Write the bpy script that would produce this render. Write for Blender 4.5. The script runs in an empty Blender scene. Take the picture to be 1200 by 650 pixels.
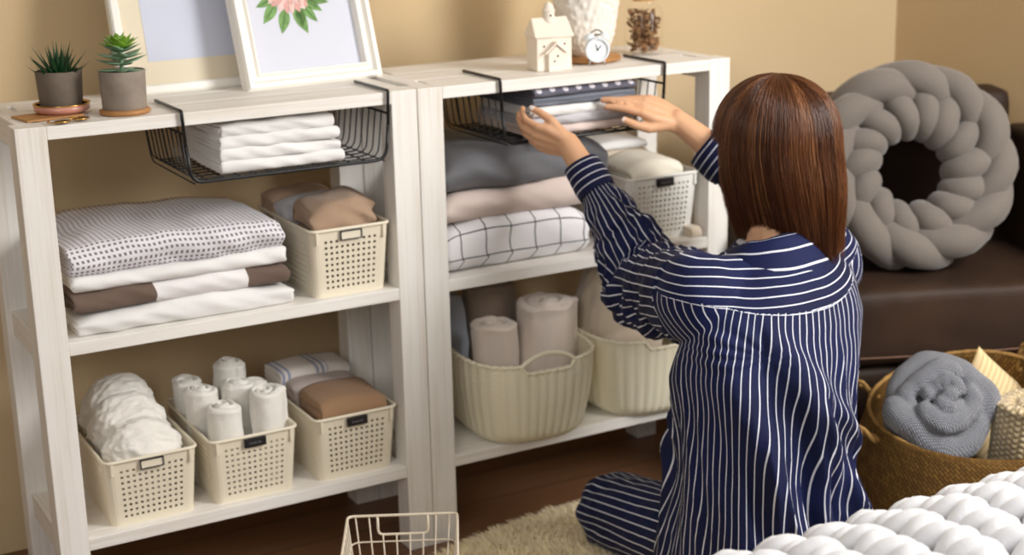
import bpy, bmesh, math, random
import numpy as np
from mathutils import Vector, Matrix, noise
C = bpy.context.scene.collection
PI = math.pi
R = math.radians
rnd = random.Random(7)

# ------------------------------------------------------------------ mesh helpers
class MB:
    """collects vertices, faces and face-corner uvs for ONE mesh object"""
    def __init__(s): s.v = []; s.f = []; s.uv = []; s.mi = []
    def add(s, vs, fs, uvs=None, mi=0):
        b = len(s.v); s.v += [tuple(p) for p in vs]
        for k, f in enumerate(fs):
            s.f.append([b + i for i in f])
            s.uv.append([uvs[i] for i in f] if uvs else [(0, 0)] * len(f))
            s.mi.append(mi)
    def box(s, lo, hi, mi=0):
        x0, y0, z0 = lo; x1, y1, z1 = hi
        s.add([(x0,y0,z0),(x1,y0,z0),(x1,y1,z0),(x0,y1,z0),(x0,y0,z1),(x1,y0,z1),(x1,y1,z1),(x0,y1,z1)],
              [(0,3,2,1),(4,5,6,7),(0,1,5,4),(1,2,6,5),(2,3,7,6),(3,0,4,7)], mi=mi)
        return s
    def obox(s, c, ax, ay, az, mi=0):
        c = Vector(c); ax, ay, az = Vector(ax), Vector(ay), Vector(az)
        vs = [c+i*ax+j*ay+k*az for k in (-1,1) for j in (-1,1) for i in (-1,1)]
        s.add(vs, [(0,2,3,1),(4,5,7,6),(0,1,5,4),(1,3,7,5),(3,2,6,7),(2,0,4,6)], mi=mi)
        return s
    def tube(s, pts, r, seg=8, closed=False, caps=True, flat=1.0, mi=0, up=None):
        pts = [Vector(p) for p in pts]; n = len(pts)
        rr = r if isinstance(r, (list, tuple)) else [r]*n
        T = []
        for i in range(n):
            a = pts[(i-1) % n] if (closed or i > 0) else pts[i]
            b = pts[(i+1) % n] if (closed or i < n-1) else pts[i]
            t = (b-a); T.append(t.normalized() if t.length > 1e-9 else Vector((0,0,1)))
        u = Vector(up) if up else (Vector((0,0,1)) if abs(T[0].z) < .9 else Vector((1,0,0)))
        u = (u - T[0]*u.dot(T[0])).normalized()
        vs = []; uvs = []; L = 0
        for i in range(n):
            if i: 
                L += (pts[i]-pts[i-1]).length
                u = (u - T[i]*u.dot(T[i]))
                u = u.normalized() if u.length > 1e-6 else T[i].orthogonal().normalized()
            w = T[i].cross(u)
            for k in range(seg):
                a = 2*PI*k/seg
                vs.append(pts[i] + u*(math.cos(a)*rr[i]*flat) + w*(math.sin(a)*rr[i])); uvs.append((a*rr[i], L))
        fs = []
        m = n if closed else n-1
        for i in range(m):
            for k in range(seg):
                a = i*seg+k; b = i*seg+(k+1) % seg; c = ((i+1) % n)*seg+(k+1) % seg; d = ((i+1) % n)*seg+k
                fs.append((a, b, c, d))
        if not closed and caps:
            fs.append(tuple(range(seg))[::-1]); fs.append(tuple((n-1)*seg+k for k in range(seg)))
        s.add(vs, fs, uvs, mi); return s
    def sausage(s, pts, r, seg=12, flat=1.0, mi=0, ends=.25, up=None):
        """smooth closed strand with rounded ends"""
        P = smooth_path(pts, 5); n = len(P); rr = []
        for i in range(n):
            t = i/(n-1); e = min(t, 1-t)*2
            k = math.sqrt(max(0, 1-(1-min(1, e/ends))**2)) if e < ends else 1
            rr.append(max(.0006, r*k*(1+.08*math.sin(PI*t))))
        return s.tube(P, rr, seg, flat=flat, mi=mi, up=up)
    def lathe(s, prof, seg=32, c=(0,0,0), mi=0):
        n = len(prof); vs = []; uvs = []; L = 0
        for i, (r, z) in enumerate(prof):
            if i: L += math.hypot(r-prof[i-1][0], z-prof[i-1][1])
            for k in range(seg):
                a = 2*PI*k/seg; vs.append((c[0]+r*math.cos(a), c[1]+r*math.sin(a), c[2]+z)); uvs.append((a*r, L))
        fs = [(i*seg+k, i*seg+(k+1) % seg, (i+1)*seg+(k+1) % seg, (i+1)*seg+k) for i in range(n-1) for k in range(seg)]
        if prof[0][0] > 1e-5: fs.append(tuple(range(seg))[::-1])
        if prof[-1][0] > 1e-5: fs.append(tuple((n-1)*seg+k for k in range(seg)))
        s.add(vs, fs, uvs, mi); return s
    def ell(s, c, r, seg=16, rings=10, rot=None, mi=0):
        c = Vector(c); vs = []; fs = []
        for i in range(rings+1):
            ph = PI*i/rings
            for k in range(seg):
                a = 2*PI*k/seg
                p = Vector((r[0]*math.sin(ph)*math.cos(a), r[1]*math.sin(ph)*math.sin(a), -r[2]*math.cos(ph)))
                if rot: p = rot @ p
                vs.append(c+p)
        for i in range(rings):
            for k in range(seg):
                fs.append((i*seg+k, i*seg+(k+1) % seg, (i+1)*seg+(k+1) % seg, (i+1)*seg+k))
        s.add(vs, fs, mi=mi); return s
    def capsule(s, p0, r0, p1, r1, seg=14):
        p0, p1 = Vector(p0), Vector(p1); d = p1-p0; L = d.length
        if L < 1e-6: return s.ell(p0, (r0,)*3)
        q = d.to_track_quat('Z', 'Y').to_matrix(); vs = []; fs = []; rg = []
        for i in range(7): a = -PI/2+PI/2*i/6; rg.append((r0*math.cos(a), r0*math.sin(a)))
        for i in range(7): a = PI/2*i/6; rg.append((r1*math.cos(a), L+r1*math.sin(a)))
        for (r, z) in rg:
            for k in range(seg):
                a = 2*PI*k/seg; vs.append(p0 + q @ Vector((max(r,1e-5)*math.cos(a), max(r,1e-5)*math.sin(a), z)))
        for i in range(len(rg)-1):
            for k in range(seg): fs.append((i*seg+k, i*seg+(k+1) % seg, (i+1)*seg+(k+1) % seg, (i+1)*seg+k))
        s.add(vs, fs); return s
    def grid(s, fn, nu, nv, cu=False, cv=False, uvf=None, mi=0, flip=False):
        mu = nu if cu else nu+1; mv = nv if cv else nv+1
        vs = []; uvs = []
        for j in range(mv):
            for i in range(mu):
                vs.append(fn(i/nu, j/nv)); uvs.append(uvf(i/nu, j/nv) if uvf else (i/nu, j/nv))
        fs = []
        for j in range(nv):
            for i in range(nu):
                f = (j*mu+i, j*mu+(i+1) % mu, ((j+1) % mv)*mu+(i+1) % mu, ((j+1) % mv)*mu+i)
                fs.append(f[::-1] if flip else f)
        s.add(vs, fs, uvs, mi); return s
    def build(s, name, mats, parent=None, smooth=True, bevel=0, angle=None, subsurf=0, solid=0):
        me = bpy.data.meshes.new(name); me.from_pydata(s.v, [], s.f)
        ul = me.uv_layers.new(name='UVMap')
        flat = [c for f in s.uv for uv in f for c in uv]
        ul.data.foreach_set('uv', flat)
        mats = mats if isinstance(mats, (list, tuple)) else [mats]
        for m in mats: me.materials.append(m)
        me.polygons.foreach_set('material_index', s.mi)
        me.polygons.foreach_set('use_smooth', [bool(smooth)]*len(s.f))
        me.update()
        if smooth and angle: me.set_sharp_from_angle(angle=R(angle))
        o = bpy.data.objects.new(name, me); C.objects.link(o)
        if parent: o.parent = parent
        if solid:
            m = o.modifiers.new('solid', 'SOLIDIFY'); m.thickness = solid; m.offset = 0
        if bevel:
            m = o.modifiers.new('bevel', 'BEVEL'); m.width = bevel; m.segments = 2; m.limit_method = 'ANGLE'; m.angle_limit = R(40)
            m.harden_normals = False
        if subsurf:
            m = o.modifiers.new('sub', 'SUBSURF'); m.levels = subsurf; m.render_levels = subsurf
        return o

def smooth_path(pts, k=4, closed=False):
    pts = [Vector(p) for p in pts]; n = len(pts); out = []
    if n < 3:
        return [pts[0].lerp(pts[1], i/k) for i in range(k+1)]
    rng = n if closed else n-1
    for i in range(rng):
        p0 = pts[(i-1) % n] if (closed or i > 0) else pts[0]*2-pts[1]
        p1 = pts[i]; p2 = pts[(i+1) % n]
        p3 = pts[(i+2) % n] if (closed or i < n-2) else pts[-1]*2-pts[-2]
        for j in range(k):
            t = j/k
            out.append(.5*((2*p1)+(p2-p0)*t+(2*p0-5*p1+4*p2-p3)*t*t+(3*p1-p0-3*p2+p3)*t**3))
    if not closed: out.append(pts[-1])
    return out
def rounded(pts, r=.01, k=5, closed=False):
    """polyline with rounded corners"""
    pts = [Vector(p) for p in pts]; out = []; n = len(pts)
    for i in range(n):
        if not closed and i in (0, n-1): out.append(pts[i]); continue
        a, b, c = pts[(i-1) % n], pts[i], pts[(i+1) % n]
        r1 = min(r, (a-b).length*.45, (c-b).length*.45)
        p = b+(a-b).normalized()*r1; q = b+(c-b).normalized()*r1
        for j in range(k+1):
            t = j/k; out.append(p*(1-t)**2+b*2*t*(1-t)+q*t*t)
    return out
def remesh(mb, voxel, smooth_it=4, factor=.5):
    me = bpy.data.meshes.new('tmp'); me.from_pydata(mb.v, [], mb.f); me.update()
    o = bpy.data.objects.new('tmp', me); C.objects.link(o)
    m = o.modifiers.new('r', 'REMESH'); m.mode = 'VOXEL'; m.voxel_size = voxel
    if smooth_it:
        m = o.modifiers.new('s', 'SMOOTH'); m.factor = factor; m.iterations = smooth_it
    dg = bpy.context.evaluated_depsgraph_get(); dg.update()
    nm = bpy.data.meshes.new_from_object(o.evaluated_get(dg))
    bpy.data.objects.remove(o); bpy.data.meshes.remove(me)
    return nm
def mesh_obj(name, me, mats, parent=None, smooth=True):
    me.name = name; me.materials.clear()
    for m in (mats if isinstance(mats, (list, tuple)) else [mats]): me.materials.append(m)
    me.polygons.foreach_set('use_smooth', [smooth]*len(me.polygons)); me.update()
    o = bpy.data.objects.new(name, me); C.objects.link(o)
    if parent: o.parent = parent
    return o
def displace(me, fn):
    """fn(co, normal) -> displacement vector"""
    n = len(me.vertices); co = np.empty(n*3); me.vertices.foreach_get('co', co)
    no = np.empty(n*3); me.vertex_normals.foreach_get('vector', no)
    co = co.reshape(-1, 3); no = no.reshape(-1, 3)
    out = co.copy()
    for i in range(n):
        d = fn(Vector(co[i]), Vector(no[i])); out[i] += d
    me.vertices.foreach_set('co', out.ravel()); me.update()
def nz(x, y=0, z=0): return noise.noise(Vector((x, y, z)))
def wrinkle(o, amp, freq, seed=0, stretch=(1, 1, 1)):
    def fn(p, n):
        q = Vector((p.x*stretch[0], p.y*stretch[1], p.z*stretch[2]))*freq+Vector((seed, seed*.7, seed*1.3))
        return n*(noise.noise(q)*amp + noise.noise(q*2.3)*amp*.4)
    displace(o.data, fn)

# ------------------------------------------------------------------ scene-graph helpers
def tag(o, label=None, cat=None, group=None, kind=None):
    if label: o['label'] = label
    if cat: o['category'] = cat
    if group: o['group'] = group
    if kind: o['kind'] = kind
    return o
def thing(name, label, cat, loc=(0,0,0), rotz=0, group=None):
    o = bpy.data.objects.new(name, None); C.objects.link(o); o.empty_display_size = .05
    o.location = loc; o.rotation_euler = (0, 0, rotz)
    return tag(o, label, cat, group)
def dup(root, loc, rotz=0, label=None):
    r = root.copy(); C.objects.link(r); r.location = loc; r.rotation_euler = (0, 0, rotz)
    if label: r['label'] = label
    for ch in list(root.children):
        c = ch.copy(); C.objects.link(c); c.parent = r
        for g in ch.children:
            d = g.copy(); C.objects.link(d); d.parent = c
    return r
def place(o, loc, rotz=0):
    o.location = loc; o.rotation_euler = (0, 0, rotz); return o

# ------------------------------------------------------------------ materials
def srgb(r, g, b):
    f = lambda c: (c/255/12.92) if c/255 <= .04045 else ((c/255+.055)/1.055)**2.4
    return (f(r), f(g), f(b), 1)
class NT:
    def __init__(s, name, rough=.8, spec=.3):
        s.m = bpy.data.materials.new(name); s.m.use_nodes = True; s.n = s.m.node_tree.nodes; s.l = s.m.node_tree.links
        s.b = s.n['Principled BSDF']; s.b.inputs['Roughness'].default_value = rough
        s.b.inputs['Specular IOR Level'].default_value = spec
        s.tc = s.n.new('ShaderNodeTexCoord')
    def math(s, op, a, b=None):
        n = s.n.new('ShaderNodeMath'); n.operation = op
        for i, x in enumerate((a, b)):
            if x is None: continue
            if hasattr(x, 'is_linked') or hasattr(x, 'links'): s.l.new(x, n.inputs[i])
            else: n.inputs[i].default_value = x
        return n.outputs[0]
    def map(s, src='Object', scale=(1,1,1), rot=(0,0,0)):
        n = s.n.new('ShaderNodeMapping'); n.inputs['Scale'].default_value = scale; n.inputs['Rotation'].default_value = rot
        s.l.new(s.tc.outputs[src], n.inputs['Vector']); return n.outputs[0]
    def noise(s, scale, vec=None, detail=3, rough=.5):
        n = s.n.new('ShaderNodeTexNoise'); n.inputs['Scale'].default_value = scale
        n.inputs['Detail'].default_value = detail; n.inputs['Roughness'].default_value = rough
        s.l.new(vec if vec else s.tc.outputs['Object'], n.inputs['Vector']); return n.outputs[0]
    def ramp(s, fac, stops):
        n = s.n.new('ShaderNodeValToRGB'); e = n.color_ramp.elements
        while len(e) < len(stops): e.new(.5)
        for i, (p, c) in enumerate(stops): e[i].position = p; e[i].color = c
        s.l.new(fac, n.inputs[0]); return n.outputs[0]
    def mix(s, fac, a, b):
        n = s.n.new('ShaderNodeMix'); n.data_type = 'RGBA'
        for i, x in ((0, fac), (6, a), (7, b)):
            if hasattr(x, 'links'): s.l.new(x, n.inputs[i])
            else: n.inputs[i].default_value = x
        return n.outputs[2]
    def color(s, c):
        if hasattr(c, 'links'): s.l.new(c, s.b.inputs['Base Color'])
        else: s.b.inputs['Base Color'].default_value = c
        return s
    def bump(s, h, strength=.3, dist=.002):
        n = s.n.new('ShaderNodeBump'); n.inputs['Strength'].default_value = strength; n.inputs['Distance'].default_value = dist
        s.l.new(h, n.inputs['Height']); s.l.new(n.outputs[0], s.b.inputs['Normal']); return s
    def uv(s):
        n = s.n.new('ShaderNodeSeparateXYZ'); s.l.new(s.tc.outputs['UV'], n.inputs[0]); return n.outputs[0], n.outputs[1]
    def xyz(s):
        n = s.n.new('ShaderNodeSeparateXYZ'); s.l.new(s.tc.outputs['Object'], n.inputs[0]); return n.outputs
    def stripe(s, x, pitch, frac, off=0):
        f = s.math('FRACT', s.math('ADD', s.math('DIVIDE', x, pitch), off)); return s.math('LESS_THAN', f, frac)
    def set(s, **k):
        for a, v in k.items(): s.b.inputs[a.replace('_', ' ')].default_value = v
        return s
def simple(name, col, rough=.5, var=.0, nscale=20, bump=0, bscale=200, spec=.4, **k):
    t = NT(name, rough, spec)
    if var:
        c2 = tuple(max(0, x*(1-var)) for x in col[:3])+(1,); c1 = tuple(min(1, x*(1+var*.6)) for x in col[:3])+(1,)
        t.color(t.ramp(t.noise(nscale), [(.3, c2), (.7, c1)]))
    else: t.color(col)
    if bump: t.bump(t.noise(bscale, detail=4), bump, .002)
    t.set(**k); return t.m
def cloth(name, col, var=.06, bump=.35, bscale=900, rough=.92, sheen=.15, nscale=9):
    t = NT(name, rough, .15)
    c2 = tuple(x*(1-var) for x in col[:3])+(1,)
    t.color(t.ramp(t.noise(nscale), [(.3, c2), (.7, col)]))
    h = t.math('ADD', t.noise(bscale, detail=2), t.math('MULTIPLY', t.noise(45, detail=3), 1.4))
    t.bump(h, bump, .0015); t.set(Sheen_Weight=sheen); return t.m
def wood(name, c1, c2, axis, rough=.55, scale=1.0, spec=.3):
    t = NT(name, rough, spec)
    sc = [38*scale]*3; sc[axis] = 1.6*scale
    n1 = t.noise(1, t.map(scale=tuple(sc)), 6, .65)
    sc2 = [150*scale]*3; sc2[axis] = 5*scale
    n2 = t.noise(1, t.map(scale=tuple(sc2)), 4, .6)
    f = t.math('ADD', t.math('MULTIPLY', n1, .65), t.math('MULTIPLY', n2, .35))
    t.color(t.ramp(f, [(.33, c2), (.52, c1), (.75, tuple(min(1, x*1.05) for x in c1[:3])+(1,))])); t.bump(f, .35, .0015)
    return t.m
M = {}
wc1, wc2 = srgb(238, 234, 228), srgb(220, 211, 198)
for i, n in enumerate('xyz'): M['wood_'+n] = wood('whitewashed_wood_'+n, wc1, wc2, i)
M['wall'] = None
t = NT('painted_wall', .9, .2); c = t.ramp(t.noise(1.3, detail=2), [(.3, srgb(206, 181, 142)), (.7, srgb(214, 190, 152))]); t.color(c); t.bump(t.noise(160, detail=5), .12, .002); M['wall'] = t.m
# floor: dark boards along x
t = NT('dark_wood_floor', .32, .5)
br = t.n.new('ShaderNodeTexBrick'); t.l.new(t.map(), br.inputs['Vector'])
for k, v in (('Scale', 1), ('Mortar Size', .0016), ('Brick Width', 1.5), ('Row Height', .14), ('Bias', 0)): br.inputs[k].default_value = v
br.inputs['Color1'].default_value = srgb(140, 100, 70); br.inputs['Color2'].default_value = srgb(118, 82, 56); br.inputs['Mortar'].default_value = srgb(35, 22, 14)
g = t.noise(1, t.map(scale=(1.5, 30, 1)), 6, .65)
t.color(t.mix(t.math('MULTIPLY', g, .75), br.outputs[0], srgb(84, 55, 36))); t.bump(g, .15, .001); M['floor'] = t.m
M['white_cloth'] = cloth('white_cotton', srgb(238, 236, 234))
M['cream_cloth'] = cloth('cream_cotton', srgb(235, 228, 212))
M['white_terry'] = cloth('white_terry', srgb(240, 236, 228), bump=.8, bscale=500, sheen=.4)
M['beige_fleece'] = cloth('beige_fleece', srgb(228, 214, 202), bump=.6, bscale=450, sheen=.4)
M['oat_fleece'] = cloth('oat_fleece', srgb(226, 210, 190), bump=.6, bscale=450, sheen=.4)
M['taupe_fleece'] = cloth('taupe_fleece', srgb(160, 142, 126), bump=.6, bscale=450, sheen=.3)
M['brown_cloth'] = cloth('brown_cotton', srgb(172, 144, 120), bump=.4)
M['tan_cloth'] = cloth('tan_cotton', srgb(160, 126, 96), bump=.4)
M['grey_satin'] = cloth('grey_satin', srgb(112, 112, 116), rough=.55, bump=.2)
M['pink_cloth'] = cloth('pink_beige_cotton', srgb(222, 204, 196), bump=.2)
M['lilac_cloth'] = cloth('lilac_cotton', srgb(196, 182, 176))
M['blue_cloth'] = cloth('pale_blue_cotton', srgb(190, 196, 208))
M['charcoal_cloth'] = cloth('charcoal_cotton', srgb(74, 76, 86))
M['lightgrey_cloth'] = cloth('light_grey_cotton', srgb(198, 196, 200))
M['dark_cloth'] = cloth('dark_check', srgb(60, 58, 60))
def pattern(name, base, fn, rough=.92):
    t = NT(name, rough, .15); u, v = t.uv(); t.color(fn(t, u, v))
    h = t.math('ADD', t.noise(900, detail=2), t.math('MULTIPLY', t.noise(45, detail=3), 1.4)); t.bump(h, .3, .0015)
    t.set(Sheen_Weight=.1); return t.m
def dots(t, u, v):
    k = t.math('MULTIPLY', t.stripe(u, .0093, .50), t.stripe(v, .0093, .50)); return t.mix(k, srgb(228, 225, 230), srgb(128, 118, 126))
M['dot_cloth'] = pattern('grey_dotted_cotton', None, dots)
def lines(t, u, v):
    k = t.math('MAXIMUM', t.stripe(u, .056, .045, .35), t.stripe(v, .05, .05, .30)); return t.mix(k, srgb(236, 234, 236), srgb(40, 48, 52))
M['grid_cloth'] = pattern('white_cotton_black_grid', None, lines)
def band(t, u, v):
    k = t.math('MAXIMUM', t.math('LESS_THAN', u, -.055), t.math('GREATER_THAN', u, .115)); return t.mix(k, srgb(236, 232, 232), srgb(112, 94, 84))
M['band_cloth'] = pattern('white_cotton_brown_bands', None, band)
def navydots(t, u, v):
    a = t.math('SUBTRACT', t.math('FRACT', t.math('DIVIDE', u, .031)), .5); b = t.math('SUBTRACT', t.math('FRACT', t.math('ADD', t.math('DIVIDE', v, .026), .12)), .5)
    k = t.math('LESS_THAN', t.math('ADD', t.math('MULTIPLY', a, a), t.math('MULTIPLY', b, b)), .045); return t.mix(k, srgb(108, 108, 122), srgb(232, 230, 238))
M['navy_dots'] = pattern('navy_cotton_white_spots', None, navydots)
def tick(t, u, v):
    k = t.math('MULTIPLY', t.stripe(u, .012, .5), t.stripe(t.math('ADD', u, 0.0), .075, .35)); return t.mix(k, srgb(225, 218, 212), srgb(150, 156, 180))
M['tick_cloth'] = pattern('white_cotton_blue_stripes', None, tick)
def charstripe(t, u, v):
    k = t.stripe(v, .011, .4); return t.mix(k, srgb(100, 104, 114), srgb(126, 131, 142))
M['char_cloth'] = pattern('charcoal_check', None, charstripe)
M['plastic'] = simple('cream_plastic', srgb(232, 222, 200), .45, spec=.45)
M['plastic_w'] = simple('white_plastic', srgb(236, 234, 228), .4, spec=.5)
t = NT('cream_knit_plastic', .5, .4); u, v = t.uv(); t.color(srgb(244, 236, 210))
h = t.math('SINE', t.math('MULTIPLY', v, 2*PI/.006)); t.bump(h, .35, .0012); M['bucket'] = t.m
M['black_plate'] = simple('black_plate', srgb(28, 26, 28), .4)
M['plate_ink'] = simple('plate_ink', srgb(120, 120, 124), .6)
M['black_wire'] = simple('black_wire', srgb(14, 14, 16), .4, spec=.5)
M['white_wire'] = simple('white_wire', srgb(226, 212, 190), .45)
M['concrete'] = simple('grey_concrete', srgb(150, 138, 126), .9, var=.18, nscale=30, bump=.3, bscale=260)
M['concrete_d'] = simple('dark_concrete', srgb(118, 106, 94), .9, var=.15, nscale=30, bump=.3, bscale=260)
M['soil'] = simple('soil', srgb(38, 28, 20), 1, var=.4, nscale=90, bump=1, bscale=180)
M['aloe'] = simple('aloe_leaf', srgb(28, 66, 34), .45, var=.25, nscale=30)
t = NT('succulent_leaf', .5, .4); t.color(t.mix(t.noise(22), srgb(88, 132, 62), srgb(142, 172, 120))); M['succ'] = t.m
M['succ_top'] = simple('succulent_crown', srgb(118, 158, 48), .5, var=.2, nscale=30)
M['succ_low'] = simple('succulent_lower_leaf', srgb(118, 150, 118), .5, var=.2, nscale=30)
M['saucer_wood'] = simple('saucer_wood', srgb(176, 126, 76), .5, var=.15, nscale=25)
M['pink_clay'] = simple('pink_glazed_clay', srgb(200, 140, 122), .3, spec=.6)
M['gold'] = simple('gold', srgb(206, 160, 84), .25, Metallic=1.0)
M['lens'] = simple('dark_lens', srgb(30, 18, 12), .08, spec=.8)
M['ceramic'] = simple('white_ceramic', srgb(240, 228, 212), .35, spec=.5)
M['vase'] = simple('chalk_ceramic', srgb(236, 230, 220), .7, spec=.3)
M['hole'] = simple('dark_opening', srgb(22, 18, 14), .9)
M['frame'] = simple('white_lacquer', srgb(240, 236, 228), .4, spec=.45)
M['mat'] = simple('cream_mount', srgb(228, 216, 192), .9)
M['paper'] = simple('paper', srgb(212, 214, 226), .9)
M['paper_b'] = simple('pale_blue_paper', srgb(206, 210, 226), .9)
M['petal'] = simple('painted_petal', srgb(236, 200, 194), .9, var=.14, nscale=60)
M['petal2'] = simple('painted_petal_shade', srgb(218, 168, 160), .9, var=.14, nscale=60)
M['leafp'] = simple('painted_leaf', srgb(124, 162, 100), .9, var=.3, nscale=70)
M['leafv'] = simple('painted_leaf_vein', srgb(72, 112, 58), .9)
M['clock'] = simple('clock_case', srgb(226, 232, 238), .3, spec=.5)
M['dial'] = simple('clock_dial', srgb(240, 242, 246), .5)
M['dark'] = simple('dark_metal', srgb(50, 56, 60), .4, Metallic=.6)
M['steel'] = simple('steel', srgb(190, 190, 190), .25, Metallic=1.0)
M['cork'] = simple('cork', srgb(188, 146, 98), .9, var=.2, nscale=80)
M['pot'] = simple('dried_petals', srgb(150, 112, 76), .8, var=.4, nscale=60)
t = NT('thin_glass', .02, .5)
tr = t.n.new('ShaderNodeBsdfTransparent'); gl = t.n.new('ShaderNodeBsdfGlossy'); gl.inputs['Roughness'].default_value = .03
mx = t.n.new('ShaderNodeMixShader'); fr = t.n.new('ShaderNodeFresnel'); fr.inputs[0].default_value = 1.3
ge = t.n.new('ShaderNodeNewGeometry'); t.l.new(t.math('MULTIPLY', fr.outputs[0], t.math('SUBTRACT', 1, ge.outputs['Backfacing'])), mx.inputs[0]); t.l.new(tr.outputs[0], mx.inputs[1]); t.l.new(gl.outputs[0], mx.inputs[2])
t.l.new(mx.outputs[0], t.n['Material Output'].inputs[0]); M['glass'] = t.m
t = NT('brown_leather', .62, .3); t.color(t.ramp(t.noise(5, detail=4), [(.3, srgb(36, 24, 16)), (.7, srgb(60, 41, 28))])); t.bump(t.noise(260, detail=3), .25, .001); M['leather'] = t.m
M['piping'] = simple('leather_piping', srgb(104, 72, 52), .5)
M['dark_wood'] = simple('dark_leg_wood', srgb(40, 26, 18), .5)
M['ring'] = cloth('grey_velvet_knit', srgb(120, 112, 105), bump=.5, bscale=420, sheen=.3)
# basket weave
t = NT('seagrass', .8, .25); 
br = t.n.new('ShaderNodeTexBrick'); t.l.new(t.map('UV', rot=(0, 0, R(45))), br.inputs['Vector'])
for k, v in (('Scale', 1), ('Mortar Size', .0009), ('Brick Width', .014), ('Row Height', .006), ('Bias', 0)): br.inputs[k].default_value = v
br.inputs['Mortar Smooth'].default_value = .6
br.inputs['Color1'].default_value = srgb(140, 104, 48); br.inputs['Color2'].default_value = srgb(106, 74, 30); br.inputs['Mortar'].default_value = srgb(64, 42, 16)
t.color(t.mix(t.math('MULTIPLY', t.noise(14), .5), br.outputs[0], srgb(96, 68, 30)))
t.bump(t.math('SUBTRACT', 1, br.outputs[1]), .8, .003); M['wicker'] = t.m
M['wicker_rope'] = simple('seagrass_rope', srgb(160, 122, 68), .85, var=.3, nscale=120, bump=.5)
def knit(name, c1, c2, pu, pv, strength=1.0):
    t = NT(name, .95, .15); u, v = t.uv()
    s = t.math('MULTIPLY', t.math('ABSOLUTE', t.math('SINE', t.math('MULTIPLY', u, PI/pu))), t.math('ABSOLUTE', t.math('SINE', t.math('ADD', t.math('MULTIPLY', v, PI/pv), t.math('MULTIPLY', t.math('SINE', t.math('MULTIPLY', u, PI/pu)), .9)))))
    t.color(t.mix(s, c2, c1)); t.bump(s, strength, .003); t.set(Sheen_Weight=.3); return t.m
M['grey_knit'] = knit('grey_knit', srgb(160, 162, 170), srgb(122, 124, 132), .0042, .0052)
M['cream_knit'] = knit('cream_waffle_knit', srgb(226, 208, 172), srgb(176, 152, 112), .014, .011)
t = NT('straw_cloth', .9, .2); u, v = t.uv(); k = t.stripe(u, .012, .25); t.color(t.mix(k, srgb(230, 206, 160), srgb(204, 174, 126))); M['straw'] = t.m
M['blanket'] = cloth('white_merino', srgb(212, 212, 215), var=.03, bump=.4, bscale=350, sheen=.4)
M['sheet'] = cloth('white_sheet', srgb(225, 222, 218))
M['fur'] = simple('cream_fur', srgb(252, 232, 194), 1, var=.15, nscale=12, spec=.1, Sheen_Weight=.4)
M['skin'] = NT('skin', .5, .4).color(srgb(222, 172, 134)).set(Subsurface_Weight=.12, Subsurface_Scale=.01).m
M['lips'] = simple('lips', srgb(180, 100, 90), .5)
M['eye'] = simple('eye', srgb(40, 26, 18), .2)
M['eyew'] = simple('eye_white', srgb(230, 226, 220), .3)
M['nail'] = simple('nail', srgb(240, 226, 220), .2, spec=.6)

# ------------------------------------------------------------------ setting
def struct(name, mb, mat, **k):
    o = mb.build(name, mat, smooth=False, **k); o['kind'] = 'structure'; return o
WY, WX = .425, 2.30
struct('floor', MB().box((-1.6, -3.4, -.04), (WX+.1, WY+.1, 0)), M['floor'])
struct('wall_back', MB().box((-1.6, WY, 0), (WX+.1, WY+.1, 2.6)), M['wall'])
struct('wall_right', MB().box((WX, -3.4, 0), (WX+.1, WY, 2.6)), M['wall'])

# ------------------------------------------------------------------ shelving units
PW, D, H, W = .052, .319, .92, .725
ZM, ZB = .544, .180
def shelf_unit(x0, w, label):
    t = thing('shelving_unit', label, 'shelf', (x0, 0, 0), 0, 'white-washed shelving units')
    for x in (0, w-PW):
        for y in (0, D-PW):
            MB().box((x, y, 0), (x+PW, y+PW, H)).build('post', M['wood_z'], t, False, .0015)
    for x in (0, w-PW):
        for z in (H-.022, ZM-.045, ZB-.045):
            xx = x+.010
            MB().box((xx, PW, z-.022 if z > .8 else z), (xx+.032, D-PW, z+.022 if z > .8 else z+.045)).build('side_rail', M['wood_y'], t, False, .001)
    mb = MB()
    for y0, y1 in ((0, .105), (.107, .212), (.214, D)):
        mb.box((PW if y0 == 0 or y1 == D else .043, y0, H-.0232), (w-PW if y0 == 0 or y1 == D else w-.043, y1, H-.0005))
    mb.build('top_board', M['wood_x'], t, False, .0015)
    for z in (ZM, ZB):
        mb = MB()
        for y0, y1 in ((.001, .105), (.107, .212), (.214, D-.001)):
            e = PW if (y0 < .01 or y1 > D-.01) else .043
            mb.box((e, y0, z-.0232), (w-e, y1, z))
        mb.build('shelf', M['wood_x'], t, False, .0015)
    return t
shelf_unit(0, .7285, 'white-washed wooden shelving unit on the left, holding folded linens and three perforated baskets')
shelf_unit(.7305, .7195, 'white-washed wooden shelving unit on the right, the kneeling woman reaching into it')

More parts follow.
